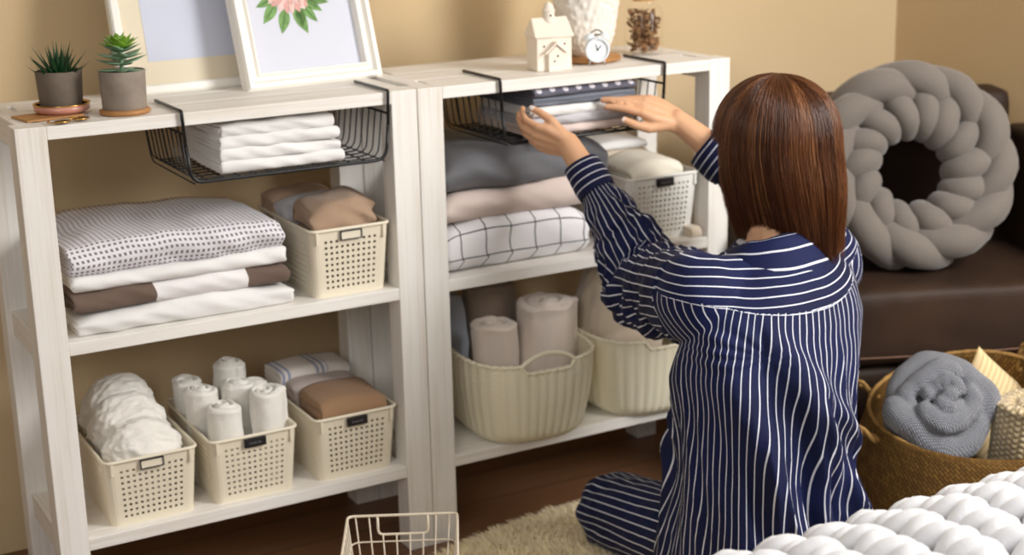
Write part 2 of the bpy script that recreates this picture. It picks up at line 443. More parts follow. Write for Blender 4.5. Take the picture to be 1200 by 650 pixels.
# ------------------------------------------------------------------ under-shelf wire baskets
def wire_rack(x0, x1, label, y1=.27):
    xm = (x0+x1)/2; hw = (x1-x0)/2
    t = thing('under_shelf_basket', label, 'wire basket', (xm, 0, 0), 0, 'black wire baskets under the top boards')
    yf = -.006; zt, zb, zr = .9235, .797, .882
    for s in (-1, 1):
        MB().tube(rounded([(s*hw, .145, zt), (s*hw, yf, zt), (s*hw*.985, yf, .86)], .004, 3), .0032, 8).build('hook_arm', M['black_wire'], t)
    MB().tube(rounded([(-hw*.985, yf, .862), (-hw*.95, yf, zb), (hw*.95, yf, zb), (hw*.985, yf, .862)], .022, 6), .0034, 8).build('front_frame', M['black_wire'], t)
    MB().tube(rounded([(-hw*.985, yf, zr), (-hw*.985, y1, zr), (hw*.985, y1, zr), (hw*.985, yf, zr)], .02, 5), .0025, 6).build('top_rim', M['black_wire'], t)
    g = MB(); n = 9
    for i in range(1, n+1):
        y = yf+(y1-yf)*i/(n+1)
        g.tube(rounded([(-hw*.985, y, zr), (-hw*.93, y, zb), (hw*.93, y, zb), (hw*.985, y, zr)], .02, 4), .0015, 6)
    m = 13
    for i in range(m):
        x = hw*.93*(-1+2*i/(m-1))
        g.tube(rounded([(x, yf, zb-.002), (x, y1-.02, zb-.002), (x*1.03, y1, zr)], .02, 4), .0015, 6)
    g.build('wire_grid', M['black_wire'], t); return t
wire_rack(.279, .668, 'black wire basket hanging under the left shelf top, holding white folded linens')
wire_rack(.902, 1.282, 'black wire basket hanging under the right shelf top, holding grey folded textiles')

# ------------------------------------------------------------------ folded textiles
def folded(name, label, cat, loc, w, d, h, L=3, mat=None, rotz=0, seed=0, amp=.003, nose=1.0, bulge=.0, droop=.1, group=None, skew=0, nx=44, tilt=0, rag=.006, wr=1.0, top_in=0):
    """a folded cloth: nested U-shaped layers, the fold facing -y; origin at the base centre"""
    mb = MB(); t = h/(2*L); r_ = random.Random(seed*31+5)
    for k in range(L):
        hk = h/2-k*t; th = t*.93; nr = hk*nose*1.0
        y0 = -d/2+h/2*nose
        path = []
        ns = 12; na = 12
        yb = d/2-r_.random()*.008
        for i in range(ns): path.append(((yb+(y0-yb)*i/ns), 1, hk))
        for i in range(na+1):
            a = PI/2+PI*i/na
            path.append((y0+math.cos(a)*nr, math.sin(a), hk))
        for i in range(1, ns+1): path.append((y0+(yb-y0)*i/ns, -1, hk))
        Np = len(path)
        e0 = -w/2+r_.random()*rag; e1 = w/2-r_.random()*rag
        xs = [0, .004, .012]+[.012+(.976)*(i+1)/nx for i in range(nx-1)]+[.988, .996, 1]
        outer = []; s_acc = [0]
        pts = []
        for (y, sz, hh) in path: pts.append((y, sz*hh))
        for i in range(1, Np): s_acc.append(s_acc[-1]+math.hypot(pts[i][0]-pts[i-1][0], pts[i][1]-pts[i-1][1]))
        vs = []; uvs = []
        for xi, f in enumerate(xs):
            x = e0+(e1-e0)*f
            e = min(f, 1-f); tk = th*(.15 if e == 0 else .7 if e < .005 else 1)
            for side in (0, 1):
                for i in range(Np):
                    y, z = pts[i]
                    # inward offset
                    cy = max(y0, y); n = Vector((0, y-cy, z)); 
                    nn = n.normalized() if n.length > 1e-6 else Vector((0, -1, 0))
                    inner = th
                    off = (th-tk)/2 if side == 0 else th-(th-tk)/2
                    if hk-off < .0003: off = hk-.0003
                    yy = y-nn.y*off*(nr/hk if hk else 1) if y < y0 else y; zz = z-nn.z*off
                    vs.append((x, yy, zz+h/2)); uvs.append((x, s_acc[i]))
        nxs = len(xs); row = Np*2; fs = []
        for a in range(nxs-1):
            for i in range(Np-1):
                p = a*row+i; q = (a+1)*row+i
                fs.append((p, p+1, q+1, q)); fs.append((p+Np, q+Np, q+Np+1, p+Np+1))
            fs.append((a*row, (a+1)*row, (a+1)*row+Np, a*row+Np)); p = a*row+Np-1; q = (a+1)*row+Np-1
            fs.append((p, p+Np, q+Np, q))
        for i in range(Np-1):
            fs.append((i, i+Np, i+Np+1, i+1)); p = (nxs-1)*row+i; fs.append((p, p+1, p+1+Np, p+Np))
        mb.add(vs, fs, uvs)
    S = seed*3.17+1
    out = []
    for (x, y, z) in mb.v:
        tz = z/h; e = abs(2*x/w)
        z2 = z*(1+bulge*(1-e*e)*(1 if tz > .5 else .3)) 
        z2 *= 1-droop*e**6*tz
        z2 += amp*1.3*nz(x*7+S, y*5, S)*tz + amp*.6*nz(x*22, y*12+S, z*20)*wr*tz
        y2 = y+amp*1.6*nz(x*9, S, z*25)+amp*.8*nz(x*28+z*60, S+4, z*22)*wr + skew*tz
        x2 = x+amp*1.2*nz(S, y*12, z*60)+top_in*0
        z2 += tilt*x*tz
        out.append((x2, y2, max(z2, .0002)))
    mb.v = out
    o = mb.build(name, mat or M['white_cloth'], smooth=True)
    tag(o, label, cat, group); place(o, loc, rotz); return o
def stack(items, x, y, z, rotz=0, group=None):
    r_ = random.Random(len(items))
    for it in items:
        name, label, cat, w, d, h, L, mat, kw = it
        folded(name, label, cat, (x+kw.pop('dx', 0), y+kw.pop('dy', 0), z), w, d, h, L, M[mat], rotz+kw.pop('rz', 0), group=group, **kw)
        z += h*kw.get('_', 1)*.985
    return z
# hanging basket 1: four white linens
z = .7998
lin = ['bottom', 'second from the bottom', 'third from the bottom', 'topmost']
for i, (h, wd) in enumerate(((.0215, .243), (.021, .236), (.0225, .232), (.026, .226))):
    folded('folded_linen', 'white folded linen in the left hanging wire basket, %s of its stack' % (lin[i]), 'linen',
           (.468-.002*i, .128+.002*i, z), wd, .225, h, 2, M['white_cloth'], R(-1+i*.7), seed=i+3, amp=.0036, nose=.8, wr=1.6, group='white linens in the left hanging basket')
    z += h*.98
# mid shelf of unit 1
G = 'linens stacked on the left middle shelf'
folded('folded_sheet', 'plain white folded sheet at the bottom of the left middle-shelf stack', 'sheet', (.272, .158, ZM), .405, .29, .040, 3, M['white_cloth'], R(0), seed=11, amp=.007, group=G, droop=.3)
folded('folded_duvet_cover', 'white folded duvet cover with dark brown bands at both ends', 'duvet cover', (.270, .160, ZM+.0405), .40, .285, .039, 3, M['band_cloth'], 0, seed=12, amp=.006, group=G, droop=.1)
folded('folded_sheet', 'white folded sheet between the brown-banded cover and the grey-dotted cover', 'sheet', (.268, .160, ZM+.079), .398, .285, .027, 2, M['white_cloth'], 0, seed=13, amp=.006, group=G)
folded('folded_duvet_cover', 'grey-dotted white folded duvet cover on top of the left stack', 'duvet cover', (.262, .165, ZM+.105), .39, .29, .052, 4, M['dot_cloth'], 0, seed=14, amp=.008, group=G, bulge=.18, nose=.8)
# hanging basket 2: five grey textiles
z = .7998
for i, (lab, h, m, w, L) in enumerate((('beige folded napkin at the bottom of the stack in the right hanging basket', .018, 'pink_cloth', .255, 2),
        ('pale grey folded towel, second from the bottom in the right hanging basket', .019, 'lightgrey_cloth', .25, 2),
        ('off-white folded towel in the middle of the stack in the right hanging basket', .020, 'white_cloth', .25, 2),
        ('charcoal striped folded towel under the spotted one in the right hanging basket', .020, 'char_cloth', .248, 2),
        ('navy folded cloth with white spots, topmost in the right hanging basket', .019, 'navy_dots', .248, 2))):
    folded('folded_towel', lab, 'towel', (1.102+.001*i, .128, z), w, .225, h, L, M[m], R(-.5+i*.3), seed=i+23, amp=.003, nose=.9, wr=1.5, group='textiles in the right hanging basket')
    z += h*.985
# mid shelf of unit 2
G = 'bedding stacked on the right middle shelf'
folded('folded_pillowcase', 'white folded bedding with a black window-pane grid at the bottom of the right stack', 'bedding', (.955, .168, ZM), .335, .285, .100, 2, M['grid_cloth'], 0, seed=31, amp=.006, nose=.75, bulge=.05, droop=.22, group=G)
folded('folded_blanket', 'pinkish beige folded bedding between the grey and the grid-patterned bedding', 'bedding', (.985, .168, ZM+.101), .39, .285, .058, 2, M['pink_cloth'], 0, seed=32, amp=.006, nose=.85, bulge=.05, droop=.3, group=G)
folded('folded_comforter', 'puffy dark grey folded comforter on top of the right stack', 'bedding', (.985, .165, ZM+.160), .385, .28, .068, 1, M['grey_satin'], 0, seed=33, amp=.008, nose=.9, bulge=.12, droop=.55, group=G)

# ------------------------------------------------------------------ perforated plastic baskets
def perforated(label, loc, w=.168, d=.275, h=.128, mat='plastic', plate='empty', rotz=0, pitch=.0112, hs=.0052, group='perforated plastic baskets'):
    """origin at the base front centre, y runs back"""
    t = thing('perforated_basket', label, 'basket', loc, rotz, group)
    cr = .014
    mb = MB()
    def lines(Lh):       # stations along a straight side of half-length Lh
        n = int((2*Lh-.012)/pitch); st = [(-Lh, False)]
        for i in range(n):
            c = (i-(n-1)/2)*pitch; st.append((c-hs/2, True)); st.append((c+hs/2, False))
        return st, n
    sx, nxh = lines(w/2-cr); sy, nyh = lines(d/2-cr)
    per = []   # (x,y,holeflag,side)
    for s, hflag in sx: per.append((s, -d/2, hflag, 'f'))
    def arc(cx, cy, a0):
        for i in range(0, 4): a = R(a0+90*i/4); per.append((cx+cr*math.cos(a), cy+cr*math.sin(a), False, 'c'))
    arc(w/2-cr, -d/2+cr, -90)
    for s, hflag in sy: per.append((w/2, s, hflag, 's'))
    arc(w/2-cr, d/2-cr, 0)
    for s, hflag in sx: per.append((-s if not hflag else -s, d/2, False, 'b'))
    arc(-w/2+cr, d/2-cr, 90)
    for s, hflag in sy: per.append((-w/2, -s, hflag, 's'))
    arc(-w/2+cr, -d/2+cr, 180)
    # the reversed sides need their hole flags re-derived from geometry
    n = len(per)
    def ishole(i):
        a = per[i]; b = per[(i+1) % n]
        if a[3] == 'c' or b[3] != a[3]: return False
        ln = math.hypot(a[0]-b[0], a[1]-b[1]); return abs(ln-hs) < 1e-5
    nr = int((h-.022)/pitch); zs = [.0]; 
    rows = []
    for j in range(nr):
        c = .012+pitch*(j+.5); zs += [c-hs/2, c+hs/2]; rows.append(c)
    zs.append(h)
    vs = []
    for z in zs:
        s = .90+.10*z/h
        for (x, y, _, _) in per: vs.append((x*s, (y)*s, z))
    fs = []
    for j in range(len(zs)-1):
        for i in range(n):
            hole = ishole(i) and (j % 2 == 1)
            if hole and per[i][3] == 'f' and zs[j] > h-.030 and abs((per[i][0]+per[(i+1) % n][0])/2) < .025: hole = False
            if hole: continue
            fs.append((j*n+i, j*n+(i+1) % n, (j+1)*n+(i+1) % n, (j+1)*n+i))
    mb.add(vs, fs); mb.add([(x*.9, y*.9, .0012) for (x, y, _, _) in per], [tuple(range(n))])
    yo = d/2
    mb.v = [(x, y+yo, z) for x, y, z in mb.v]
    mb.build('shell', M[mat], t, False, solid=.0022)
    rim = [(x*1.012, y*1.012+yo, h) for (x, y, _, _) in per]
    rim2 = [p for i, p in enumerate(rim) if i == 0 or (Vector(p)-Vector(rim[i-1])).length > .0008]
    MB().tube(rim2, .0034, 8, closed=True).build('rim', M[mat], t)
    for s in (-1, 1): MB().box((s*(w/2-.012)-.003, -.004, h-.026), (s*(w/2-.012)+.003, .0, h-.001)).build('rib', M[mat], t, False, .001)
    if plate == 'empty':
        p = MB()
        for (a, b) in (((-.0215, -.006, h-.021), (.0215, -.0015, h-.0195)), ((-.0215, -.006, h-.005), (.0215, -.0015, h-.0035)), ((-.0215, -.006, h-.021), (-.020, -.0015, h-.0035)), ((.020, -.006, h-.021), (.0215, -.0015, h-.0035))): p.box(a, b)
        f = p.build('label_holder', M['dark'], t, False, .0004); f['label'] = 'thin dark outlined empty label holder'
        MB().box((-.020, -.0035, h-.0195), (.020, -.0012, h-.005)).build('label_card', M[mat], f, False)
    elif plate:
        f = MB().box((-.021, -.0065, h-.021), (.021, -.0012, h-.004)).build('label_plate', M['black_plate'], t, False, .001); f['label'] = 'small black label plate with illegible pale lettering'
        p = MB(); r_ = random.Random(int(loc[0]*1000)); x = -.012
        while x < .012:
            ww = .0012+r_.random()*.0016; p.box((x, -.0072, h-.0150), (x+.0007, -.0062, h-.0105)); p.box((x, -.0072, h-.0150+r_.choice((0, .002, .0038))), (x+ww, -.0062, h-.0143+r_.choice((0, .002, .0038)))); x += ww+.0011
        p.build('lettering', M['plate_ink'], f, False)
    return t
perforated('cream perforated basket on the lower left shelf, heaped with a crumpled white bundle', (.178, .012, ZB))
perforated('cream perforated basket full of rolled white towels, black label plate', (.372, .009, ZB), plate='black')
perforated('cream perforated basket with brown folded cloth, beside the towel-roll basket', (.578, .009, ZB), plate='black')
perforated('cream perforated basket on the left middle shelf holding brown fabric', (.586, .010, ZM), w=.158, d=.27, h=.130)
perforated('white perforated basket on the right middle shelf, dark label plate, filled with cream cloths', (1.306, .030, ZM), w=.180, d=.26, h=.138, mat='plastic_w', plate='dark')

# contents -----------------------------------------------------------------
# crumpled white bundle (three humps)
def soft(name, label, cat, ells, voxel, mat, loc=(0,0,0), amp=.004, freq=18, seed=0, it=8, group=None, stretch=(1,1,1), fine=0, pat=None):
    mb = MB()
    for c, r, *rot in ells: mb.ell(c, r, 20, 14, rot[0] if rot else None)
    me = remesh(mb, voxel, it)
    o = mesh_obj(name, me, mat); 
    def fn(p, n):
        q = Vector((p.x*stretch[0], p.y*stretch[1], p.z*stretch[2]))*freq+Vector((seed, seed*.7, seed*1.3))
        a = noise.noise(q)*amp; b = (1-abs(noise.noise(q*1.9))*2.2)*amp*.5
        return n*(a+b+(noise.noise(q*5)*fine if fine else 0))
    displace(me, fn)
    if pat:
        ul = me.uv_layers.new(name='UVMap'); n = len(me.loops); vi = np.empty(n, int); me.loops.foreach_get('vertex_index', vi)
        co = np.empty(len(me.vertices)*3); me.vertices.foreach_get('co', co); co = co.reshape(-1, 3)[vi]
        ul.data.foreach_set('uv', np.stack(pat(co), 1).ravel().astype('f4'))
    tag(o, label, cat, group); o.location = loc; return o
soft('white_bundle', 'crumpled gauzy white bundle humped in the leftmost lower basket', 'cloth',
     [((0, .060, .118), (.071, .050, .060)), ((-.004, .125, .138), (.072, .052, .068)), ((-.004, .19, .150), (.070, .055, .075)), ((0, .13, .06), (.066, .11, .05))],
     .004, M['white_terry'], (.178, .012, ZB), amp=.0075, freq=32, seed=3, stretch=(.45, 1.4, 1.2), fine=.0022, it=5)

def roll(label, loc, r=.03, h=.13, mat='white_terry', seed=0, turns=2.7, lean=(0, 0), cat='towel', name='rolled_towel', group=None, cone=.0, amp=.003):
    """a rolled cloth standing on end: spiral grooves on the soft top, the loose edge as a flap down the side"""
    r_ = random.Random(seed); ph = r_.random()*6.28; S = seed*2.3; pitch = r/turns; NA = 96; er = min(.012, r*.3); rows = []
    for k in range(16): rows.append((0, k/15))
    for k in range(1, 7): rows.append((1, k/6))
    for k in range(1, 29): rows.append((2, k/28))
    def fn(u, v):
        kind, t_ = rows[int(round(v*(len(rows)-1)))]; a = 2*PI*u
        fl = ((a-ph)/(2*PI)) % 1; R0 = r*(1-.13*fl)+.0015*nz(a*1.3, S)
        if fl > .985: R0 += (fl-.985)/.015*r*.13
        if kind == 0: rad, z = R0*(.97+.03*math.sin(PI*t_)), (h-er)*t_
        elif kind == 1: rad, z = R0-er+er*math.cos(t_*PI/2), h-er+er*math.sin(t_*PI/2)
        else:
            rad = (R0-er)*(1-t_); z = h
        if kind:
            q = (rad/pitch-fl+.35) % 1; g = math.exp(-((q-.5)/.16)**2); inside = 1 if kind == 2 else t_*.4
            z += inside*((1-rad/r)*.006*math.sin(S)+.004*nz(q*2+int(rad/pitch-fl+.35)*3, a*.5, S)-.0085*g*min(1, rad/(pitch*.3)))
        rad *= 1+cone*z/h
        x, y = rad*math.cos(a), rad*math.sin(a)
        return (x+lean[0]*z+amp*nz(x*24+S, y*24, z*16), y+lean[1]*z+amp*nz(x*24, y*24+S, z*16+5), max(0, z+amp*1.5*nz(x*26, y*26, S)*min(1, z/h)))
    mb = MB().grid(fn, NA, len(rows)-1, cu=True, uvf=lambda u, v: (u*2*PI*r, fn(u, v)[2]))
    mb.add([fn(i/NA, 0) for i in range(NA)], [tuple(range(NA))[::-1]])
    o = mb.build(name, M[mat]); wrinkle(o, .0012, 60, seed)
    tag(o, label, cat, group); o.location = loc; return o
G = 'white rolled towels in the lower left basket'
zb = ZB+.004
for i, (lab, x, y, r, h, ln) in enumerate((
    ('white rolled towel at the front left of the towel basket', .342, .062, .036, .150, (-.05, 0)),
    ('white rolled towel at the front right corner of the towel basket', .420, .058, .036, .168, (0, .02)),
    ('white rolled towel just behind the two front rolls, in the middle of the basket', .386, .125, .034, .170, (0, 0)),
    ('white rolled towel with a spiral top, on the left behind the front roll', .325, .138, .036, .166, (-.05, 0)),
    ('white rolled towel leaning at the back left corner of the towel basket', .322, .214, .031, .165, (-.06, 0)),
    ('white rolled towel standing tallest at the back of the basket', .390, .200, .033, .186, (.02, 0)),
    ('white rolled towel at the back right of the towel basket', .424, .122, .026, .160, (.0, .1)),
    ('short white rolled towel half hidden at the very back of the basket', .408, .242, .022, .165, (.0, 0)))):
    roll(lab, (x, y, zb), r, h+.024, seed=i+1, lean=ln, group=G)
# brown cloths in the baskets
folded('folded_cloth', 'tan brown folded cloth filling the front of the right lower basket', 'cloth', (.578, .075, ZB+.088), .142, .115, .066, 2, M['tan_cloth'], 0, seed=41, amp=.006, bulge=.1, nose=.7)
folded('folded_cloth', 'lilac grey folded cloth behind the tan one in the right lower basket', 'cloth', (.574, .178, ZB+.090), .146, .085, .066, 2, M['lilac_cloth'], 0, seed=42, amp=.006, bulge=.1)
folded('folded_cloth', 'white and blue striped folded cloth at the back of the right lower basket', 'cloth', (.570, .234, ZB+.13), .16, .09, .04, 2, M['tick_cloth'], 0, seed=43, amp=.004, bulge=.1)
folded('folded_cloth', 'tan fabric bundle at the front of the left middle-shelf basket', 'cloth', (.586, .080, ZM+.088), .136, .11, .084, 1, M['brown_cloth'], 0, seed=44, amp=.014, bulge=.10, nose=.4)
folded('folded_cloth', 'pale grey folded cloth in the middle of the left middle-shelf basket', 'cloth', (.578, .170, ZM+.09), .136, .065, .068, 1, M['lightgrey_cloth'], 0, seed=45, amp=.007, bulge=.1)
folded('folded_cloth', 'brown folded cloth at the back of the left middle-shelf basket', 'cloth', (.576, .228, ZM+.09), .14, .06, .076, 1, M['brown_cloth'], 0, seed=46, amp=.008, bulge=.1)
folded('folded_cloth', 'cream folded cloth at the front of the white basket', 'cloth', (1.298, .10, ZM+.11), .146, .11, .048, 2, M['cream_cloth'], R(3), seed=47, amp=.006, bulge=.3)
folded('folded_cloth', 'pale yellow folded cloth behind the cream one in the white basket', 'cloth', (1.29, .205, ZM+.11), .146, .085, .062, 2, M['oat_fleece'], R(-4), seed=48, amp=.008, bulge=.2)
folded('folded_cloth', 'flat white cloth lying across the back of the white basket', 'cloth', (1.285, .215, ZM+.174), .15, .10, .018, 2, M['white_cloth'], R(-3), seed=49, amp=.004)
folded('folded_cloth', 'beige folded cloth lying at the right end of the right middle shelf', 'cloth', (1.378, .010+.03, ZM-.0), .028, .06, .022, 2, M['oat_fleece'], 0, seed=50, amp=.002)

# ------------------------------------------------------------------ woven plastic buckets with handles
def bucket(label, loc, w, d, h, rotz=0):
    t = thing('handled_basket', label, 'basket', loc, rotz, 'cream ribbed baskets with handles')
    NA = 220; NH = 26
    def sq(a, wx, wy, p=3.2):
        c, s = math.cos(a), math.sin(a)
        k = (abs(c)**p+abs(s)**p)**(-1/p); return wx*k*c, wy*k*s
    def dist_to_handle(a):       # handles at -y and +y ends
        x, y = sq(a, w/2, d/2); return abs(x), y
    def rimz(a):
        x, y = sq(a, w/2, d/2); e = abs(x)
        base = h-.006*math.cos(2*a)*0
        if abs(y) > d*.38: 
            k = min(1, max(0, (.062-e)/.016)); k = k*k*(3-2*k); return base-.016*k
        return base
    def fn(u, v):
        a = 2*PI*u; s = .82+.18*math.sin(min(1, v*1.02)*PI/2)**.8
        if v < .14: s *= .90+.10*math.sin(v/.14*PI/2)
        x, y = sq(a, w/2*s, d/2*s); n = Vector((x, y, 0)).normalized(); rib = abs(math.sin(u*PI*44))*.0024
        return (x+n.x*rib, y+n.y*rib, rimz(a)*v)
    mb = MB().grid(fn, NA, NH, cu=True, uvf=lambda u, v: (u*2*PI*.15, v*h))
    mb.add([fn(i/NA, 0) for i in range(NA)], [tuple(range(NA))[::-1]])
    mb.build('body', M['bucket'], t, True, solid=.003)
    rim = [Vector(fn(i/NA, 1)) for i in range(NA)]
    MB().tube(rim, [.0045+.0009*math.sin(i*PI*.55) for i in range(NA)], 8, closed=True).build('rim', M['bucket'], t)
    for s in (-1, 1):
        pts = []
        for i in range(17):
            f = i/16; x = -.060+.120*f; a = math.atan2(s*d/2, x)
            # rim point at this x
            y = s*(d/2)*(max(0, 1-abs(x/(w/2))**3.2))**(1/3.2)
            pts.append((x, y, h-.004+.026*math.sin(PI*f)**.7))
        MB().tube(smooth_path(pts, 3), .0052, 8).build('handle', M['bucket'], t)
    return t
bucket('cream ribbed basket with handle on the right unit\'s lower shelf, beside the white posts', (.982, .110, ZB), .276, .33, .176, R(-4))
bucket('cream ribbed basket with handle on the lower right shelf, partly behind the woman', (1.274, .110, ZB), .272, .33, .176, R(-3))
roll('small pinkish white roll standing at the left front of the ribbed basket', (.925, .075, ZB+.004), .051, .236, 'beige_fleece', 21, 2.5, (-.02, 0), 'blanket', 'rolled_blanket', 'rolls in the left ribbed basket')
roll('large pale beige rolled blanket leaning right in the ribbed basket', (1.030, .070, ZB+.004), .068, .256, 'beige_fleece', 22, 2.6, (.10, .10), 'blanket', 'rolled_blanket', 'rolls in the left ribbed basket', amp=.005)
roll('taupe rolled blanket at the back of the ribbed basket', (.985, .215, ZB+.004), .060, .275, 'taupe_fleece', 23, 3, (-.02, .0), 'blanket', 'rolled_blanket', 'rolls in the left ribbed basket', amp=.004)
folded('folded_cloth', 'pale blue grey cloth standing at the left back of the ribbed basket', 'cloth', (.892, .235, ZB+.004), .045, .10, .26, 1, M['blue_cloth'], 0, seed=61, amp=.004, nose=.15, droop=.05)
soft('bunched_blanket', 'large oatmeal blanket bunched upright in the ribbed basket near the woman', 'blanket',
     [((0, 0, .11), (.085, .10, .10)), ((-.015, .01, .19), (.075, .085, .095)), ((-.02, .02, .25), (.05, .06, .05)), ((.045, -.01, .17), (.05, .07, .07))],
     .005, M['oat_fleece'], (1.245, .110, ZB+.008), amp=.010, freq=9, seed=8, stretch=(1.6, 1.6, .5), it=8)

# ------------------------------------------------------------------ things on top, left
def leaf_mesh(mb, base, d, length, width, thick, bend=.3, n=7, mi=0, tip=1.5, up=Vector((0, 0, 1))):
    d = Vector(d).normalized(); side = d.cross(up)
    side = side.normalized() if side.length > 1e-3 else Vector((1, 0, 0))
    nrm = side.cross(d).normalized(); vs = []; fs = []
    for i in range(n+1):
        t = i/n; c = Vector(base)+d*length*t+up*(bend*length*t*t)
        wd = width*(math.sin(PI*min(1, (t*.85+.15)))**.8 if tip > 1 else 1)*(1-t**4*.9)*(1 if tip > 1 else (1-t*.95))
        if i == n: wd = width*.03
        for (a, b) in ((-1, .25), (-.5, -.35), (0, -.6), (.5, -.35), (1, .25), (.5, .55), (0, .4), (-.5, .55)):
            vs.append(c+side*(a*wd/2)+nrm*(b*thick*(wd/width)))
    for i in range(n):
        for k in range(8): fs.append((i*8+k, i*8+(k+1) % 8, (i+1)*8+(k+1) % 8, (i+1)*8+k))
    fs.append(tuple(range(8))[::-1]); fs.append(tuple(n*8+k for k in range(8)))
    mb.add(vs, fs, mi=mi)
ZT = H
# aloe
t = thing('potted_aloe', 'small potted aloe with spiky dark green leaves in a dark concrete pot', 'plant', (.107, .118, ZT))
MB().lathe([(0, .004), (.040, .004), (.0465, .008), (.048, .018), (.045, .0175), (.043, .011), (0, .011)], 40).build('saucer', M['pink_clay'], t)
MB().lathe([(.0455, .017), (.048, .0175), (.0485, .0195), (.0455, .0195), (.0445, .017)], 40).build('saucer_rim', M['gold'], t)
MB().lathe([(0, .012), (.034, .012), (.036, .014), (.0395, .075), (.037, .0755), (.0365, .066), (0, .066)], 40).build('pot', M['concrete_d'], t, angle=50)
MB().lathe([(0, .067), (.02, .0695), (.0368, .067)], 24).build('soil', M['soil'], t)
mb = MB(); r_ = random.Random(4)
for ringi, (n, el, ln, rr) in enumerate(((7, 80, .056, .004), (9, 60, .058, .009), (11, 38, .052, .014), (8, 18, .046, .018))):
    for k in range(n):
        a = 2*PI*k/n+ringi*.5+r_.uniform(-.15, .15); e = R(el+r_.uniform(-8, 8))
        leaf_mesh(mb, (rr*math.cos(a), rr*math.sin(a), .066), (math.cos(a)*math.cos(e), math.sin(a)*math.cos(e), math.sin(e)), ln*r_.uniform(.80, 1.02), .0155, .0044, bend=.10 if el > 30 else .35, tip=0)
mb.build('leaves', M['aloe'], t)
MB().obox((-.030, -.022, .0022), (.050, .008, 0), (-.006, .036, 0), (0, 0, .0018)).build('tray', M['saucer_wood'], t, False, .001)
# succulent
t = thing('potted_succulent', 'potted rosette succulent in a pale concrete pot on a round wooden saucer', 'plant', (.200, .058, ZT))
MB().lathe([(0, .0), (.040, .0), (.0435, .003), (.0435, .007), (.040, .009), (0, .009)], 40).build('saucer', M['saucer_wood'], t)
MB().lathe([(0, .009), (.036, .009), (.0375, .011), (.0395, .074), (.037, .0745), (.0365, .066), (0, .066)], 40).build('pot', M['concrete'], t, angle=50)
MB().lathe([(0, .067), (.02, .0695), (.0368, .067)], 24).build('soil', M['soil'], t)
MB().tube([(0, 0, .064), (.001, 0, .085), (0, 0, .118)], [.004, .0035, .003], 8).build('stem', M['succ_low'], t)
mb = MB(); mt = MB(); r_ = random.Random(9)
for n, z, el, ln, wd in ((5, .074, 2, .046, .026), (5, .084, 8, .050, .029), (6, .094, 14, .050, .029), (6, .104, 24, .044, .027)):
    for k in range(n):
        a = 2*PI*k/n+z*60+r_.uniform(-.2, .2); e = R(el+r_.uniform(-6, 6))
        leaf_mesh(mb, (0, 0, z), (math.cos(a)*math.cos(e), math.sin(a)*math.cos(e), math.sin(e)), ln*r_.uniform(.85, 1.1), wd, .004, bend=.05)
for n, z, el, ln, wd in ((8, .111, 18, .037, .025), (7, .114, 36, .031, .022), (5, .116, 58, .023, .016)):
    for k in range(n):
        a = 2*PI*k/n+z*90+r_.uniform(-.2, .2); e = R(el+r_.uniform(-6, 6))
        leaf_mesh(mt, (0, 0, z), (math.cos(a)*math.cos(e), math.sin(a)*math.cos(e), math.sin(e)), ln, wd, .004, bend=.1)
mb.build('leaves', M['succ_low'], t); o = mt.build('leaves', M['succ_top'], t); o['label'] = 'bright yellow-green crown rosette'
# sunglasses
t = thing('sunglasses', 'small gold-rimmed glasses with dark lenses lying before the aloe pot', 'glasses', (.098, .016, ZT), R(22))
for s in (-1, 1):
    ring = [(s*.0185+.0145*math.cos(a), .010*math.sin(a), .0042) for a in [2*PI*i/28 for i in range(28)]]
    MB().tube(ring, .0014, 6, closed=True).build('rim', M['gold'], t)
    o = MB().lathe([(0, .0), (.0135, 0), (.0138, .001), (.0135, .0022), (0, .003)], 28).build('lens', M['lens'], t); o.location = (s*.0185, 0, .003); o.scale = (1, .68, 1)
MB().tube([(-.006, 0, .0045), (0, .002, .006), (.006, 0, .0045)], .0012, 6).build('bridge', M['gold'], t)
for s in (-1, 1):
    MB().tube(smooth_path([(s*.033, 0, .004), (s*.034, .02, .003), (s*.02, .034, .0022)], 4), .0012, 6).build('temple', M['gold'], t)
# frames
def picture(name, label, foot, wdt, hgt, tilt, rotz, prof, inner, deep):
    """foot = world position of the lower front left corner; built lying in its own plane: x right, z up the frame, y back"""
    t = thing(name, label, 'picture', foot, rotz); t.rotation_euler = (-tilt, 0, rotz)
    mb = MB()    # moulding: loft prof around the rectangle
    cs = [(0, 0), (wdt, 0), (wdt, hgt), (0, hgt)]; dirs = [(1, 1), (-1, 1), (-1, -1), (1, -1)]
    n = len(prof); vs = []; fs = []
    for (cx, cz), (dx, dz) in zip(cs, dirs):
        for (a, b) in prof: vs.append((cx+dx*a, b, cz+dz*a))
    for i in range(4):
        for k in range(n): fs.append((i*n+k, ((i+1) % 4)*n+k, ((i+1) % 4)*n+(k+1) % n, i*n+(k+1) % n))
    mb.add(vs, fs); mb.build('frame', M['frame'], t, False, .0008)
    return t
def rot_pic(t): pass
tilt = R(16)
pr = [(0, .006), (.004, 0), (.012, .0), (.014, .004), (.018, .010), (.024, .010), (.028, .004), (.031, .004), (.034, .020), (.034, .030), (0, .030)]
f2 = picture('picture_frame', 'white framed drawing of a pink flower, leaning against the wall', (.464, .166, ZT+.001), .294, .40, tilt, R(7), pr, None, 0)
MB().box((.032, .021, .032), (.262, .0215, .368)).build('drawing_sheet', M['paper'], f2, False)
sh_ = [c for c in f2.children if c.name.startswith('drawing_sheet')][0]
fl = MB(); r_ = random.Random(3)
